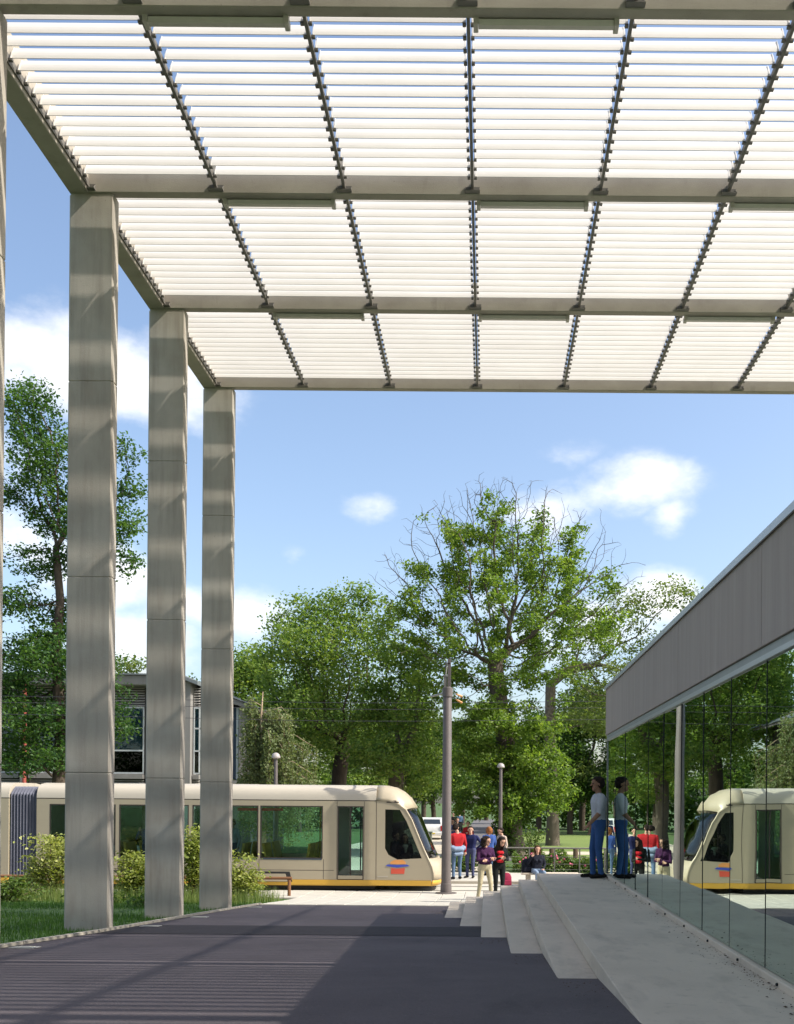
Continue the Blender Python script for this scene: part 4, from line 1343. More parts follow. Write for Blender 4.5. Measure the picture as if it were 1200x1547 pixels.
for (x, y, z) in arch:
    ln = min(r.uniform(1.2, 3.4), z-.6)
    x += r.normal()*.12; y += r.normal()*.12
    sw = r.normal()*.08
    st.tube([(x, y, z), (x+sw, y, z-ln*.5), (x+sw*1.5, y, z-ln)], .005, 3, cap=False)
    m = int(ln*40)+14
    t_ = r.uniform(-.04, 1, m)
    lp += [(x+sw*1.5*k_+r.normal()*.10, y+r.normal()*.10, z-ln*k_+.06*r.normal()) for k_ in t_]
st.build('hanging_twigs', M['stump_wood'], birch, fix=False)
leaf_object('crown', lp, .13, M['leaf_birch'], birch, 4, up=-.2, aspect=.55); tot += len(lp)


# pale shrubs between lawn and tram
def shrub(px, py, d, w, h, seed, label, name='shrub', mat='leaf_shrub', n=3000, size=.10, group='pale shrubs in front of the tram'):
    r = np.random.default_rng(seed)
    x0 = at(px, py, d).x; z0 = zg(d)
    t = thing(name, label, 'shrub', (x0, d, z0), group)
    b = MB(); P = []
    for i in range(16):
        a = r.uniform(0, 6.28); rr = r.uniform(.25, 1)*w/2; zz = h*r.uniform(.30, 1.0)*(1-.35*(rr/(w/2))**2)
        tip = Vector((x0+math.cos(a)*rr, d+math.sin(a)*rr*.8, z0+zz))
        mid = Vector((x0+math.cos(a)*rr*.45, d+math.sin(a)*rr*.35, z0+zz*.55))
        b.tube([(x0+r.normal()*.05, d+r.normal()*.05, z0-.02), mid, tip], [.016, .011, .004], 4)
        # flat tiers of leaves
        m = n//16
        tt = np.clip(1-np.abs(r.normal(size=m))*.38, .15, 1.05)
        q = np.array([mid.lerp(tip, (k_-.5)*2) if k_ > .5 else Vector((x0, d, z0)).lerp(mid, k_*2) for k_ in tt])
        P.append(q + r.normal(size=(m, 3))*np.array((.16, .16, .045)))
    b.build('stems', M['stump_wood'], t)
    leaf_object('foliage', np.concatenate(P), size, M[mat], t, seed, up=1.0, aspect=.6)
    return t
shrub(76, 1300, 25.3, 1.5, 2.05, 1, 'pale yellow green shrub left of the nearest full column')
shrub(205, 1300, 25.2, 1.25, 1.40, 2, 'low pale shrub between the first and second full columns')
shrub(292, 1300, 25.0, .95, 2.25, 3, 'tall pale shrub between the second and third columns')
shrub(356, 1320, 24.6, 1.1, 1.35, 4, 'pale shrub peeping out right of the third column')
shrub(18, 1335, 22.5, 1.3, .62, 5, 'low round green plant at the left frame edge', mat='leaf_hedge', group='low plants on the lawn', n=1200)
shrub(150, 1345, 21.5, .9, .35, 6, 'dark low plant on the lawn behind the nearest full column', mat='leaf_dark', group='low plants on the lawn', n=600)
shrub(232, 1350, 20.5, .8, .40, 7, 'dark low plant against the back of the second column', mat='leaf_dark', group='low plants on the lawn', n=600)

# grass: short turf near, taller wild grass at the back
def blades(name, n, xr, yr, h, wdt, mat, seed, label, dens=None, lean=.35):
    r = np.random.default_rng(seed)
    x = r.uniform(*xr, n); y = yr[0] + (yr[1]-yr[0])*r.uniform(0, 1, n)**1.25
    ok = x < np.interp(y, [-8, 9, 11, 13, 21, 23.2, 25.4, 27], [-5.27, -5.24, -5.2, -5.11, -5.08, -5.04, -5.1, -6.4])
    px_ = VX + x/y*F
    ok &= px_ > -120
    if dens is not None: ok &= r.uniform(0, 1, n) < dens(x, y)
    x, y = x[ok], y[ok]; n = len(x)
    z = np.array([zg(v) for v in y])
    hh = h*r.uniform(.4, 1.15, n)
    a = r.uniform(0, 6.28, n); l = r.uniform(0, lean, n)*hh
    w = wdt*r.uniform(.6, 1.2, n)
    p0 = np.stack([x-np.sin(a)*w, y+np.cos(a)*w, z], 1); p1 = np.stack([x+np.sin(a)*w, y-np.cos(a)*w, z], 1)
    p2 = np.stack([x+np.cos(a)*l, y+np.sin(a)*l, z+hh], 1)
    v = np.stack([p0, p1, p2], 1).reshape(-1, 3); i = np.arange(n)*3
    o = link(name, np_mesh(name, v, np.stack([i, i+1, i+2], 1), M[mat]))
    tag(o, label, 'grass', kind='stuff')
    return n
patch = lambda x, y: np.clip(.9 + .5*np.sin(x*1.1+y*.7)*np.sin(y*1.3-x*.4) - .75*np.exp(-((y-18.4)/1.1)**2), .12, 1)
blades('short_grass', 90000, (-14, -4.9), (7.5, 23), .075, .006, 'grass_blade', 1, 'short shaded turf round the feet of the columns', patch)
blades('tall_grass', 26000, (-20, -4.9), (22.0, 27.2), .40, .008, 'grass_tall', 2, 'rough tall grass in front of the tram track', lambda x, y: np.clip(.45+.55*np.sin(x*2.3)*np.sin(y*1.9), .1, 1)*np.where(x > -6.3, .8, 1))

# hedge with roses along the stop, behind a low railing
r = np.random.default_rng(12)
hx0, hx1 = at(775, 1300, 37).x, 9.5
n = 9000
x = r.uniform(hx0, hx1, n); y = 37.4 + r.uniform(-.55, .55, n); z = r.uniform(.0, 1, n)**.7*(.62+.16*np.sin(x*3)+.1*np.sin(x*7.3))
hedge = thing('rose_hedge', 'low clipped hedge with pink roses behind the tram stop railing', 'hedge', ((hx0+hx1)/2, 37.4, 0))
leaf_object('foliage', np.stack([x, y, z], 1), .12, M['leaf_hedge'], hedge, 3)
b = MB()
for i in range(26):
    b.sphere((rnd.uniform(hx0, 5.5), 36.85+rnd.uniform(-.05, .1), rnd.uniform(.25, .7)), .045, 6, 4)
b.build('roses', M['rose'], hedge)
for (px, d, h, w, sd, lab) in ((806, 39.5, 1.9, 1.0, 31, 'slender green sapling behind the railing, right of the lamp post'), (740, 36.6, 1.1, 1.3, 32, 'green bush behind the waiting women'), (700, 37.0, .8, 1.5, 33, 'low green bush behind the man in red')):
    shrub(px, 1300, d, w, h, sd, lab, 'bush', 'leaf_hedge', 1300, .12, 'bushes behind the tram stop')
rail = thing('stop_railing', 'low dark metal railing behind the tram stop', 'railing', (3, 36.2, .08))
for x in [at(p, 1300, 36.2).x for p in (760, 800, 838, 876, 914)]:
    b = MB(); b.box(x-.025, x+.025, 36.18, 36.23, .0, .93); b.build('post', M['steel_dark'], rail)
xa = at(755, 1300, 36.2).x
for z, rr in ((.94, .03), (.62, .008), (.36, .008), (.16, .008)):
    b = MB(); b.tube([(xa, 36.2, z), (6.0, 36.2, z)], rr, 8); b.build('rail_bar', M['steel_dark'], rail)
for px, w in ((834, 'left'), (870, 'right')):
    p = at(px, 1280, 46.5)
    b = MB(); b.lathe([(.12, -.1), (.12, .42), (.10, .47), (.03, .48)], (0, 0, 0), 10)
    o = b.build('timber_bollard', M['stump_wood']); o.location = (p.x, 46.5, 0)
    tag(o, '%s of two short timber bollards on the sunny lawn' % w, 'bollard', 'timber bollards on the lawn')

# ------------------------------------------------------------------ building at the left
d = 45.0
bld = thing('concrete_building', 'two storey grey concrete building with louvre bands and blue blinds behind the tram', 'building', (at(120, 1200, d).x, d+4, 0))
BX = lambda px: at(px, 1100, d).x
BZz = lambda py: at(200, py, d).z
def wall(x0, x1, z0, z1, y0, y1, mat, name='wall', c=0):
    b = MB(); b.box(x0, x1, y0, y1, z0, z1, c=c); return b.build(name, mat, bld)
xl, xr = BX(-260), BX(302)
zr = BZz(1022)
wall(xl, xr-.02, .0, zr-.42, d+.62, d+11, M['bld_dark'], 'core')
wall(xl, BX(276), BZz(1037), zr, d-.55, d+10, M['bld_concrete'], 'cornice', .03)
wall(xl-.1, BX(276)+.1, zr+.002, zr+.06, d-.65, d+10.1, M['roof_zinc'], 'roof_sheet')
# sloping gable end
g_ = MB(); g_.prism([(BX(275), zr-.10), (BX(275), zr+.05), (BX(304), BZz(1033)+.05), (BX(304), BZz(1033)-.10)], 'y', d-.62, d+10.2); g_.build('gable_roof', M['roof_zinc'], bld)
piers = [(BX(274), BX(291)), (BX(36), BX(40)), (BX(-120), BX(-108))]
for a, b_ in piers:
    wall(a, b_, -.1, BZz(1030) if a > -16 else BZz(1038), d-.35, d+.6, M['bld_concrete'], 'pier', .02)
bays = [(BX(163), BX(217.5)), (BX(292.5), BX(302)), (BX(92), BX(150)), (BX(45), BX(88)), (BX(-20), BX(30)), (BX(-90), BX(-30))]
for a, b_ in bays:
    # louvre slats above and below the window
    for z0, z1, st in ((BZz(1067), BZz(1038), .115), (BZz(1187), BZz(1177), .10)):
        z = z0
        while z < z1-.03:
            s = MB(); s.prism([(d+.02, z), (d+.10, z+.035), (d+.10, z+.055), (d+.02, z+.02)], 'x', a, b_); s.build('louvre_slat', M['bld_slat'], bld)
            z += st
    wall(a, b_, BZz(1177)-.0, BZz(1170), d-.12, d+.55, M['bld_concrete'], 'ledge', .01)
    zs = [BZz(1168), BZz(1134), BZz(1100), BZz(1069)]
    win_ = MB()
    for z in zs: win_.box(a, b_, d+.0, d+.07, z-.035, z+.035)
    win_.box(a, a+.05, d+.001, d+.069, zs[0], zs[3]); win_.box(b_-.05, b_, d+.001, d+.069, zs[0], zs[3])
    wo = win_.build('window', M['win_frame'], bld)
    for i in range(3):
        p = MB(); p.box(a+.05, b_-.05, d+.03, d+.04, zs[i]+.036, zs[i+1]-.036); p.build('pane', M['win_dark'] if i == 0 else M['tram_glass'], wo)
        if i > 0:
            p = MB(); p.box(a+.05, b_-.05, d+.075, d+.085, zs[i]+.0, zs[i+1]-.0); p.build('blind', M['blind_blue'], wo)
    wall(a, b_, BZz(1177)-.9, BZz(1187)-.05, d+.0, d+.55, M['bld_concrete'], 'spandrel')
    # ground floor glazing, mostly hidden behind the tram
    p = MB(); p.box(a, b_, d+.2, d+.22, .5, 2.2); p.build('ground_pane', M['win_dark'], bld)
wall(xl, xr, 0, .5, d+.15, d+.6, M['bld_concrete'], 'plinth')
for px in (45, -40):
    b = MB(); b.tube([(BX(px), d-.5, 0), (BX(px), d-.5, BZz(1037)-.002)], .085, 10); b.build('downpipe', M['red_pipe'], bld)
# skylights
for px in (196, 120, 40):
    b = MB(); x0, x1 = BX(px-26), BX(px+26); zt = BZz(1002)
    b.add([(x0, d+2, zr+.07), (x1, d+2, zr+.07), (x1, d+4.2, zr+.07), (x0, d+4.2, zr+.07), ((x0+x1)/2-.2, d+3.1, zt+.3), ((x0+x1)/2+.2, d+3.1, zt+.3)], [(0, 1, 5, 4), (1, 2, 5), (2, 3, 4, 5), (3, 0, 4), (0, 3, 2, 1)])
    b.build('skylight', M['skylight'], bld)
# lower projecting end with an oversailing roof
x0, x1 = BX(303), BX(371)
wall(x0, x1-.08, .0, BZz(1070), d+1.4, d+9, M['bld_dark'], 'end_core')
b = MB(); b.prism([(x0, BZz(1040)), (BX(352), BZz(1054)), (BX(396), BZz(1071)), (BX(396), BZz(1075)), (BX(352), BZz(1062)), (x0, BZz(1050))], 'y', d+.2, d+9.2); b.build('end_roof', M['bld_concrete'], bld)
b = MB(); b.prism([(x0, BZz(1039)), (BX(352), BZz(1053)), (BX(398), BZz(1070.5)), (BX(398), BZz(1070)), (BX(352), BZz(1051)), (x0, BZz(1037))], 'y', d+.1, d+9.3); b.build('end_roof_sheet', M['roof_zinc'], bld)
wall(BX(357), x1, BZz(1177), BZz(1064), d+.5, d+1.38, M['bld_concrete'], 'end_wall')
wall(BX(352), BX(355.5), BZz(1176), BZz(1066), d+.6, d+.75, M['win_frame'], 'end_window_frame')
wall(x0, BX(352)-.01, BZz(1176), BZz(1064), d+.9, d+.95, M['blind_blue'], 'end_blind')
wall(x0, BX(376), BZz(1183), BZz(1177.5), d+.3, d+1.6, M['bld_concrete'], 'end_sill')

# ------------------------------------------------------------------ car, bin
cxp = at(652, 1268, 62)
car = thing('parked_car', 'white hatchback seen from behind on the sandy road', 'car', (at(652, 1268, 67.5).x, 69, .02))
cX, cY, cZ = at(652, 1268, 67.5).x, 67.5, .02
prof = [(0, .28), (-.03, .55), (.03, .92), (.42, 1.42), (.75, 1.50), (1.9, 1.48), (2.75, .98), (3.7, .86), (3.85, .5), (3.8, .25)]
b = MB()
rs = []
for f_, in_ in ((-.80, .10), (-.84, 0), (.84, 0), (.80, .10)):
    ring = []
    for (yy, zz) in prof:
        k_ = 1 - max(0, (zz-.9))*.18
        ring.append((cX+f_*k_, cY+yy+(in_*.3 if yy < 1 else -in_*.3), cZ+zz-(in_*.3 if zz > 1 else 0)))
    rs.append(ring)
b.rings(rs)
body = b.build('body', M['car_white'], car); smooth_by_angle(body, 35)
b = MB(); b.add([(cX-.62, cY+.07, cZ+.97), (cX+.62, cY+.07, cZ+.97), (cX+.55, cY+.385, cZ+1.38), (cX-.55, cY+.385, cZ+1.38)], [(0, 1, 2, 3)])
md = b.build('rear_window', M['car_glass'], car, fix=False); md.modifiers.new('t', 'SOLIDIFY').thickness = .012
for sx in (-1, 1):
    b = MB(); b.prism([(cY+.62, .98), (cY+2.6, .98), (cY+1.95, 1.40), (cY+.72, 1.41)], 'x', cX+sx*.775-.012, cX+sx*.775+.012); b.build('side_window', M['car_glass'], car)
    b = MB(); b.box(cX+sx*.70-.08, cX+sx*.70+.08, cY-.045, cY+.04, cZ+.60, cZ+.95, c=.015); b.build('tail_light', M['tail_red'], car)
    b = MB(); b.box(cX+sx*.93-.07, cX+sx*.93+.07, cY+2.35, cY+2.45, cZ+.98, cZ+1.10, c=.02); b.build('door_mirror', M['car_white'], car)
    for yy in (.75, 3.1):
        nseg = 18
        b = MB(); rs = []
        for a, rr in ((-.09, .2), (-.09, .29), (.09, .29), (.09, .2)):
            rs.append([(cX+sx*.72+a, cY+yy+rr*math.cos(q*2*math.pi/nseg), cZ+.29+rr*math.sin(q*2*math.pi/nseg)) for q in range(nseg)])
        b.rings(rs); w = b.build('wheel', M['rubber'], car)
        b = MB(); b.rings([[(cX+sx*.815+a, cY+yy+.17*math.cos(q*2*math.pi/nseg), cZ+.29+.17*math.sin(q*2*math.pi/nseg)) for q in range(nseg)] for a in (-.01, .005)]); b.build('rim', M['rim'], w)
b = MB(); b.box(cX-.82, cX+.82, cY-.10, cY+.0, cZ+.30, cZ+.52, c=.03); b.build('bumper', M['car_white'], car)
b = MB(); b.box(cX-.26, cX+.26, cY-.112, cY-.102, cZ+.38, cZ+.48); b.build('number_plate', M['plate'], car)
p = at(646, 1275, 58)
bn = thing('litter_bin', 'green grey litter bin beside the white car', 'bin', (p.x, 58, 0))
b = MB(); b.box(p.x-.25, p.x+.25, 57.75, 58.25, .03, .78, c=.03); b.build('body', M['bin_green'], bn)
b = MB(); b.box(p.x-.29, p.x+.29, 57.71, 58.29, .785, .86, c=.02); b.build('lid', M['bin_green'], bn)

# ------------------------------------------------------------------ people
def cone_pts(mb, a, b, ra, rb, n=8):
    a, b = Vector(a), Vector(b); t = b-a; l = t.length
    if l < 1e-6: mb.sphere(a, ra); return
    t.normalize(); u = t.orthogonal().normalized(); w = t.cross(u)
    rs = []
    for q in (-90, -50, -15):
        q = R(q); rs.append((a+t*(ra*math.sin(q)), max(ra*math.cos(q), .001)))
    for q in (15, 50, 90):
        q = R(q); rs.append((b+t*(rb*math.sin(q)), max(rb*math.cos(q), .001)))
    mb.rings([[c+(u*math.cos(k*2*math.pi/n)+w*math.sin(k*2*math.pi/n))*r for k in range(n)] for c, r in rs])


def seg_dist(P, a, b):
    a = np.array(a); b = np.array(b); ab = b-a; L2 = (ab*ab).sum()
    t = np.clip(((P-a)@ab)/L2, 0, 1) if L2 > 1e-9 else np.zeros(len(P))
    return np.linalg.norm(P-(a+t[:, None]*ab), axis=1), t


def person(label, x, y, z, face, pose, col, hair='short', hair_mat='hair_dark', h=1.72, female=False, voxel=.014, skin='skin', group=None):
    """face: heading in degrees, 0 = looking towards +y (away from the camera), 180 = towards it. Local frame: x right, y forward, z up"""
    sc = h/1.75
    t = thing('person', label, 'person', (x, y, z), group, R(face))
    prims = []          # (a, b, ra, rb, tag, ellipsoid scale)
    def cap(a, b, ra, rb, tg): prims.append((Vector(a), Vector(b), ra, rb, tg))
    sw = .175 if female else .195
    hipw = .095 if female else .09
    lean = pose.get('lean', 0)
    sit = pose.get('sit', False)
    hz = .93 if not sit else .52
    def T(px, py, pz):      # lean the upper body forwards
        k = (pz-hz)
        return (px, py + k*math.sin(lean), hz + k*math.cos(lean))
    up = hz - .93
    # torso: three stacked flat layers of capsules
    tz = [.93, .97, 1.03, 1.12, 1.22, 1.32, 1.38, 1.42]
    tw_ = [.075, .078, .068, .058 if female else .075, .073 if female else .09, .09 if female else .108, .105 if female else .128, .085 if female else .105]
    tr_ = [.102, .106, .100, .094, .102, .106, .088, .066]
    for zz in np.linspace(.93, 1.42, 19):
        hw = float(np.interp(zz, tz, tw_)); r = float(np.interp(zz, tz, tr_))
        cap(T(-hw, 0, zz+up), T(hw, 0, zz+up), r, r, 'pants' if zz < .985 else 'top')
    if female:
        for s in (-1, 1): cap(T(s*.065, .07, 1.28+up), T(s*.06, .085, 1.27+up), .06, .055, 'top')
    cap(T(0, -.005, 1.43+up), T(0, .01, 1.53+up), .055, .05, 'skin')
    hd = T(0, .025+pose.get('nod', 0)*.5, 1.635+up); hd = Vector(hd)
    turn = R(pose.get('turn', 0)); nod = pose.get('nod', 0)
    Rh = Matrix.Rotation(turn, 3, 'Z') @ Matrix.Rotation(-nod, 3, 'X')
    def Hh(v): return tuple(hd + Rh @ Vector(v))
    cap(Hh((0, -.015, .03)), Hh((0, .01, .03)), .088, .085, 'skin')
    cap(Hh((0, .02, -.05)), Hh((0, .045, -.085)), .062, .042, 'skin')
    cap(Hh((0, .095, .0)), Hh((0, .108, -.025)), .011, .015, 'skin')
    for s in (-1, 1): cap(Hh((s*.088, -.005, .005)), Hh((s*.088, -.008, -.025)), .014, .012, 'skin')
    # legs
    feet = pose.get('feet', ((-.10, 0), (.10, .02)))
    for s, (fx, fy) in zip((-1, 1), feet):
        hip = Vector((s*hipw, 0, hz-.03))
        if sit:
            knee = Vector((s*.11, .44, .50)); ank = Vector((s*.11, .46, .09))
        else:
            ank = Vector((fx, fy, .085))
            mid = (hip+ank)/2; knee = mid + Vector((0, pose.get('knee', .03)+.12*abs(fy), .02))
        cap(hip, knee, .092, .062, 'pants'); cap(knee, ank, .06, .046, 'pants')
        toe = R(-s*12)
        fw = Vector((math.sin(-toe)*1.0, math.cos(toe), 0))
        cap(ank+Vector((0, -.05, -.035)), ank+fw*.17+Vector((0, 0, -.05)), .046, .036, 'shoe')
    # arms
    arms = pose.get('arms', ('down', 'down'))
    for s, am in zip((-1, 1), arms):
        sh = Vector(T(s*sw, 0, 1.405+up))
        if am == 'down': el = Vector(T(s*(sw+.05), -.03, 1.12+up)); wr = Vector(T(s*(sw+.06), .05, .88+up)); dr = Vector((0, .15, -1))
        elif am == 'back': el = Vector(T(s*(sw+.06), -.13, 1.14+up)); wr = Vector(T(s*(sw+.08), -.22, .92+up)); dr = Vector((0, -.3, -1))
        elif am == 'swing': el = Vector(T(s*(sw+.05), .06, 1.13+up)); wr = Vector(T(s*(sw+.05), .22, .95+up)); dr = Vector((0, .5, -.8))
        elif am == 'crossed': el = Vector(T(s*(sw+.045), .06, 1.13+up)); wr = Vector(T(-s*.04, .21, 1.14+up+.03*s)); dr = Vector((-s, .1, .1))
        elif am == 'fold': el = Vector(T(s*(sw+.045), .03, 1.12+up)); wr = Vector(T(s*.05, .24, 1.17+up)); dr = Vector((-s*.8, .4, .2))
        elif am == 'hip': el = Vector(T(s*(sw+.16), -.06, 1.15+up)); wr = Vector(T(s*(sw-.02), -.06, 1.0+up)); dr = Vector((-s*.6, .3, -.7))
        elif am == 'pocket': el = Vector(T(s*(sw+.09), -.06, 1.13+up)); wr = Vector(T(s*(sw-.02), .06, .95+up)); dr = Vector((-s*.3, .3, -.9))
        elif am == 'raise': el = Vector(T(s*(sw+.12), .05, 1.18+up)); wr = Vector(T(s*(sw+.02), .14, 1.40+up)); dr = Vector((-s*.3, .1, 1))
        elif am == 'lap': el = Vector(T(s*(sw+.05), .03, 1.13+up)); wr = Vector(T(s*.12, .28, 1.0+up)); dr = Vector((-s*.4, 1, -.2))
        sl = pose.get('sleeve', 'long')
        cap(sh, el, .057, .046, 'top')
        cap(el, wr, .045, .033, 'top' if sl == 'long' else 'skin')
        dr.normalize()
        side = dr.cross(Vector((0, 1, 0) if abs(dr.y) < .7 else (0, 0, 1))).normalized()
        nrm_ = side.cross(dr)
        pc = wr + dr*.055
        cap(wr+dr*.015-side*.012, pc+side*.014, .026, .028, 'skin')
        cap(wr+dr*.015+side*.012, pc-side*.014, .024, .026, 'skin')
        # five fingers, slightly curled, thumb from the side of the palm
        for k_, ln in zip((-1.5, -.5, .5, 1.5), (.062, .074, .070, .055)):
            f0 = pc + side*k_*.019 + dr*.022
            f1 = f0 + dr*ln*.55 + nrm_*.008; f2 = f1 + dr*ln*.38 + nrm_*.026
            cap(f0, f1, .0095, .009, 'skin'); cap(f1, f2, .009, .0075, 'skin')
        th0 = wr + dr*.03 + side*.026; th1 = th0 + dr*.03 + side*.028 + nrm_*.01; th2 = th1 + dr*.032 + side*.006 + nrm_*.012
        cap(th0, th1, .012, .011, 'skin'); cap(th1, th2, .011, .009, 'skin')
    for e in pose.get('extra', ()): cap(*e)
    mb = MB()
    for a, b_, ra, rb, tg in prims: cone_pts(mb, a, b_, ra, rb, 9)
    me = mb.mesh('body', [])
    tmp = bpy.data.objects.new('tmp_body', me); COL.objects.link(tmp)
    md = tmp.modifiers.new('r', 'REMESH'); md.mode = 'VOXEL'; md.voxel_size = voxel; md.use_smooth_shade = True
    m2 = tmp.modifiers.new('s', 'SMOOTH'); m2.factor = .5; m2.iterations = 2
    dg = bpy.context.evaluated_depsgraph_get(); dg.update()
    me2 = bpy.data.meshes.new_from_object(tmp.evaluated_get(dg)); me2.name = 'body'
    bpy.data.objects.remove(tmp); bpy.data.meshes.remove(me)
    tags = ['skin', 'top', 'pants', 'shoe', 'lip', 'eye'] + sorted({e[4] for e in pose.get('extra', ())} - {'skin', 'top', 'pants', 'shoe'})
    me2.materials.clear()
    for tg in tags:
        mn = {'skin': skin, 'top': col['top'], 'pants': col['pants'], 'shoe': col.get('shoe', 'shoe_black'), 'lip': 'lip', 'eye': 'eye'}.get(tg) or col[tg]
        me2.materials.append(M[mn])
    nf = len(me2.polygons); C = np.empty(nf*3); me2.polygons.foreach_get('center', C); C = C.reshape(-1, 3)
    best = np.full(nf, 1e9); idx = np.zeros(nf, int)
    for a, b_, ra, rb, tg in prims:
        dd_, tt = seg_dist(C, a, b_)
        dd_ = dd_ - (ra+(rb-ra)*tt)
        k_ = dd_ < best
        best[k_] = dd_[k_]; idx[k_] = tags.index(tg)
    for s in (-1, 1):
        e = np.array(Hh((s*.034, .088, .012))); idx[(np.linalg.norm(C-e, axis=1) < .015) & (idx == 0)] = 5
    e = np.array(Hh((0, .088, -.068))); idx[(np.linalg.norm((C-e)*np.array((.55, .55, 1.5)), axis=1) < .016) & (idx == 0)] = 4
    if 'neck' in col: pass
    me2.polygons.foreach_set('material_index', idx.astype(np.int32))
    me2.polygons.foreach_set('use_smooth', [True]*nf)
    bo = bpy.data.objects.new('body', me2); COL.objects.link(bo); bo.parent = t; bo.scale = (sc*1.10, sc*1.10, sc)
    # hair
    hb = MB()
    cone_pts(hb, Hh((0, -.03, .052)), Hh((0, .0, .055)), .092, .088, 10)
    cone_pts(hb, Hh((0, -.045, .0)), Hh((0, -.04, .03)), .082, .085, 10)
    for s in (-1, 1): cone_pts(hb, Hh((s*.045, -.02, .05)), Hh((s*.05, -.03, -.01)), .055, .045, 8)
    if hair in ('long', 'bob', 'curly'):
        dn = {'long': -.26, 'bob': -.10, 'curly': -.14}[hair]
        for s in (-1, 0, 1): cone_pts(hb, Hh((s*.06, -.045, .01)), Hh((s*.065, -.06, dn)), .060, .035, 8)
        for s in (-1, 1): cone_pts(hb, Hh((s*.083, .01, .03)), Hh((s*.085, .0, dn*.9)), .030, .022, 8)
    if hair == 'tied': cone_pts(hb, Hh((0, -.10, .06)), Hh((0, -.14, .03)), .045, .035, 8)
    if hair == 'curly':
        r2 = random.Random(len(label))
        for i in range(26):
            a = r2.uniform(0, 6.28); v = Hh((.10*math.cos(a), -.05+.07*math.sin(a), r2.uniform(-.13, .09))); hb.sphere(v, r2.uniform(.025, .045), 6, 4)
    hm = hb.mesh('hair', [M[hair_mat]])
    tmp = bpy.data.objects.new('tmp_hair', hm); COL.objects.link(tmp)
    md = tmp.modifiers.new('r', 'REMESH'); md.mode = 'VOXEL'; md.voxel_size = voxel*.9; md.use_smooth_shade = True
    m2 = tmp.modifiers.new('s', 'SMOOTH'); m2.factor = .5; m2.iterations = 1
    dg = bpy.context.evaluated_depsgraph_get(); dg.update()
    hm2 = bpy.data.meshes.new_from_object(tmp.evaluated_get(dg)); hm2.name = 'hair'
    bpy.data.objects.remove(tmp); bpy.data.meshes.remove(hm)
    hm2.materials.clear(); hm2.materials.append(M[hair_mat])
    # trim the hair off the face
    b = bmesh.new(); b.from_mesh(hm2)
    inv = Rh.transposed()
    kill_ = []
    for f in b.faces:
        c = inv @ (f.calc_center_median()-hd)
        if c.y > .052 and c.z < .085 and abs(c.x) < .075: kill_.append(f)
    bmesh.ops.delete(b, geom=kill_, context='FACES'); b.to_mesh(hm2); b.free()
    ho = bpy.data.objects.new('hair', hm2); COL.objects.link(ho); ho.parent = t; ho.scale = (sc*1.10, sc*1.10, sc)
    return t


def X_(px, d): return at(px, 1300, d).x
ZP = .087
tied = [((-.15, -.02, 1.0), (.15, -.02, 1.0), .10, .10, 'tied'), ((-.10, -.09, .96), (.10, -.09, .96), .07, .07, 'tied'), ((-.09, -.10, .80), (.09, -.10, .82), .06, .06, 'tied'), ((.17, .02, .98), (.15, .0, .80), .04, .03, 'tied')]
person('person in a red sweater and jeans with a jacket tied round the waist', X_(691, 32.2), 32.2, ZP, 20, dict(feet=((-.12, -.02), (.12, .10)), arms=('down', 'down'), turn=-50, nod=.25, extra=tied),
       dict(top='red_wool', pants='denim', tied='denim_pale'), 'short', 'hair_dark', 1.78)
person('person in a navy jacket and dark trousers facing the one in red', X_(711, 32.9), 32.9, ZP, 165, dict(feet=((-.09, .02), (.10, 0)), arms=('hip', 'pocket'), turn=20),
       dict(top='navy', pants='navy_trouser'), 'short', 'hair_dark', 1.70)
person('person with dark curly hair in a purple top and beige trousers, arms crossed', X_(733, 24.2), 24.2, zg(24.2)+.03, 205, dict(feet=((-.13, .10), (.16, -.06)), arms=('crossed', 'crossed'), turn=35, nod=.12),
       dict(top='purple_top', pants='beige_trouser'), 'curly', 'hair_dark', 1.60, True)
person('person with long dark hair in black with a red shirt looking down', X_(754, 25.6), 25.6, zg(25.6)+.03, 200, dict(feet=((-.09, 0), (.10, .03)), arms=('fold', 'fold'), turn=15, nod=.35, extra=[((-.035, .10, 1.32), (.035, .10, 1.32), .055, .055, 'inner'), ((-.04, .105, 1.20), (.04, .105, 1.20), .052, .052, 'inner'), ((-.04, .10, 1.10), (.04, .10, 1.10), .05, .05, 'inner')]),
       dict(top='black_cloth', pants='black_cloth', inner='red_top'), 'long', 'hair_dark', 1.62, True)
person('person with ginger hair and a blue jacket seen from behind', X_(739, 34.0), 34.0, ZP, 10, dict(arms=('down', 'fold')), dict(top='blue_jacket', pants='denim'), 'bob', 'hair_ginger', 1.66, True)
person('person in a cream top with tied dark hair behind the two in front', X_(758, 34.4), 34.4, ZP, 130, dict(arms=('down', 'down'), nod=.1), dict(top='cream_top', pants='khaki'), 'tied', 'hair_dark', 1.62, True)
person('seated person in a dark jacket with long brown hair raising one hand', X_(812, 30.9), 30.9, -.02, 190, dict(sit=True, arms=('lap', 'raise'), turn=-5), dict(top='dark_jacket', pants='denim_pale'), 'long', 'hair_brown', 1.66, True)
person('person in a pale grey shirt and blue jeans at the corner of the glass pavilion', 1.925, 17.2, PZ, 100, dict(feet=((-.09, -.02), (.09, .06)), arms=('swing', 'down'), sleeve='short'), dict(top='white_shirt', pants='blue_jean'), 'short', 'hair_dark', 1.74, False, .011, 'skin_dark')
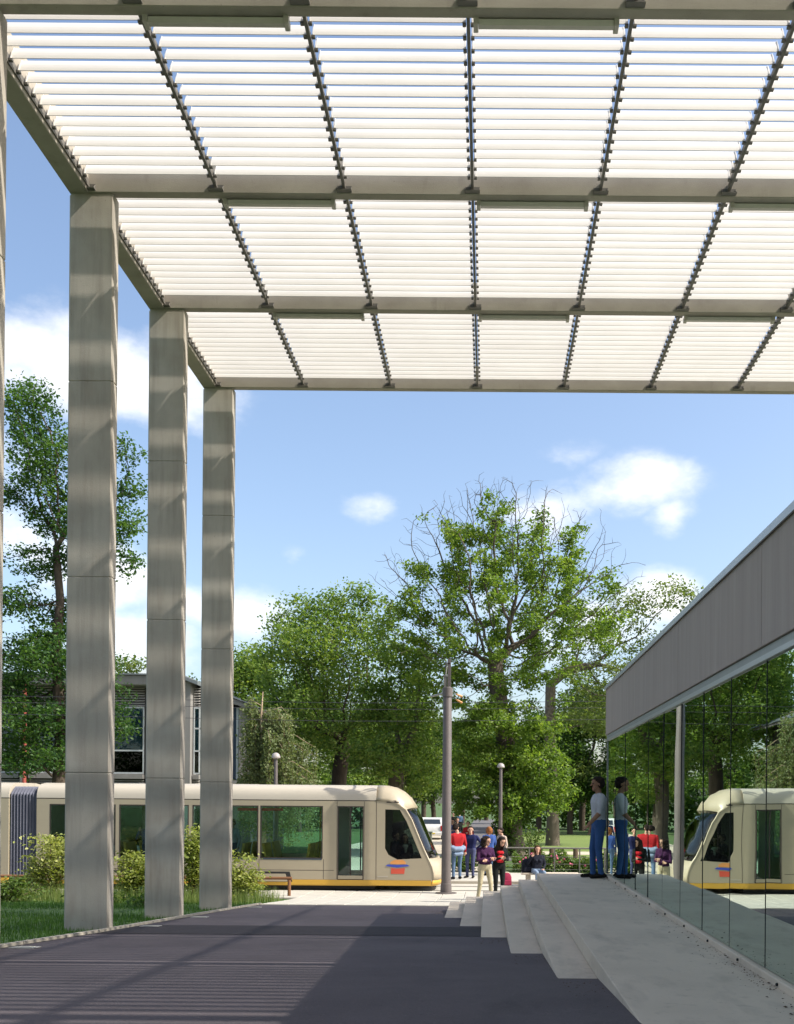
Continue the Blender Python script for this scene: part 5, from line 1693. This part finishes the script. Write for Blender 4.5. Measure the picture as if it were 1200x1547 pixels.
# people further back on the path
person('far person in a blue shirt on the path right of the white car', X_(683, 49), 49, .02, 185, dict(arms=('fold', 'down')), dict(top='mid_blue', pants='khaki'), 'short', 'hair_dark', 1.72, False, .02)
person('far person in a dark jacket next to the one in blue', X_(690.5, 52), 52, .02, 190, dict(arms=('down', 'down')), dict(top='black_cloth', pants='denim'), 'short', 'hair_dark', 1.74, False, .02)
person('far person in an orange red top on the path behind the group', X_(707, 47), 47, .02, 170, dict(arms=('down', 'fold')), dict(top='red_wool', pants='navy_trouser'), 'short', 'hair_brown', 1.66, True, .02)
person('most distant person, dark clothes, walking up the woodland path', X_(684.5, 74), 74, .02, 180, dict(feet=((-.08, .15), (.08, -.15))), dict(top='black_cloth', pants='khaki'), 'short', 'hair_dark', 1.75, False, .025)
person('far person in grey walking on the path between the trees', X_(694, 80), 80, .02, 0, dict(feet=((-.08, -.15), (.08, .15))), dict(top='denim', pants='black_cloth'), 'short', 'hair_dark', 1.72, False, .025)
# tram passengers
person('passenger with long brown hair and a white scarf in the tram cab window', -2.45, 29.35, .36, 200, dict(sit=True, arms=('lap', 'lap'), extra=[((-.03, .10, .98), (.03, .10, .98), .05, .05, 'scarf'), ((0, .11, .92), (0, .11, .80), .04, .03, 'scarf')]), dict(top='black_cloth', pants='black_cloth', scarf='scarf'), 'long', 'hair_brown', 1.66, True)
person('driver in dark clothes at the left of the tram cab window', -2.78, 29.9, .36, 250, dict(sit=True, arms=('lap', 'lap')), dict(top='dark_jacket', pants='black_cloth'), 'short', 'hair_dark', 1.72)
for px_, yy, hd_, cl_, hr_ in ((-9.9, 29.0, 180, 'mid_blue', 'hair_dark'), (-7.75, 30.2, 150, 'white_shirt', 'hair_brown')):
    person('tram passenger in a %s top behind the side windows' % ('blue' if cl_ == 'mid_blue' else 'white'), px_, yy, .346, hd_, dict(arms=('down', 'raise')), dict(top=cl_, pants='navy_trouser'), 'short', hr_, 1.66)
# seats for the two people in the cab, bench for the seated person
for xx, yy in ((-2.45, 29.45), (-2.70, 29.95)):
    b = MB(); b.box(xx-.22, xx+.22, yy-.20, yy+.2, .36, .80, c=.03); b.build('cab_seat', M['tram_dark'], tram)
bx_ = X_(812, 30.9)
bench = thing('concrete_bench', 'low concrete bench under the seated person', 'bench', (bx_+.2, 31.0, .0))
b = MB(); b.box(bx_-.5, bx_+1.3, 30.82, 31.25, .35, .41, c=.01); b.build('seat', M['step_concrete'], bench)
for xx in (bx_-.35, bx_+1.0):
    b = MB(); b.box(xx, xx+.15, 30.88, 31.2, .0, .35); b.build('support', M['step_concrete'], bench)


def backpack(label, x, y, z, mat, s=1.0, rz=0.0):
    t = thing('backpack', label, 'bag', (x, y, z), None, rz)
    b = MB(); b.rings([[(cx_*w*s, cy_*dp*s, zz*s) for cx_, cy_ in ((-1, -.6), (-.6, -1), (.6, -1), (1, -.6), (1, .6), (.6, 1), (-.6, 1), (-1, .6))] for zz, w, dp in ((.0, .13, .08), (.03, .16, .11), (.28, .155, .105), (.38, .12, .08), (.41, .06, .04))])
    o = b.build('pack', M[mat], None, smooth=True); o.parent = t
    b = MB(); b.rings([[(cx_*w*s, (-.10+cy_*dp)*s, zz*s) for cx_, cy_ in ((-1, -1), (1, -1), (1, 1), (-1, 1))] for zz, w, dp in ((.04, .11, .03), (.06, .12, .05), (.18, .12, .05), (.20, .10, .02))])
    o = b.build('front_pocket', M[mat], None); o.parent = t
    for q in (-1, 1):
        b = MB(); b.tube([(q*.07*s, .09*s, .36*s), (q*.09*s, .16*s, .26*s), (q*.09*s, .10*s, .06*s)], .014*s, 6); o = b.build('strap', M['black_cloth'], None); o.parent = t
backpack('maroon backpack standing on the pavement beside the person in black', X_(765, 30.4), 30.4, .03, 'maroon', 1.0, .4)
backpack('dark backpack on the bench end beside the seated person', X_(797, 30.75), 31.0, .412, 'dark_jacket', 1.05, .3)
print('LEAVES', tot)
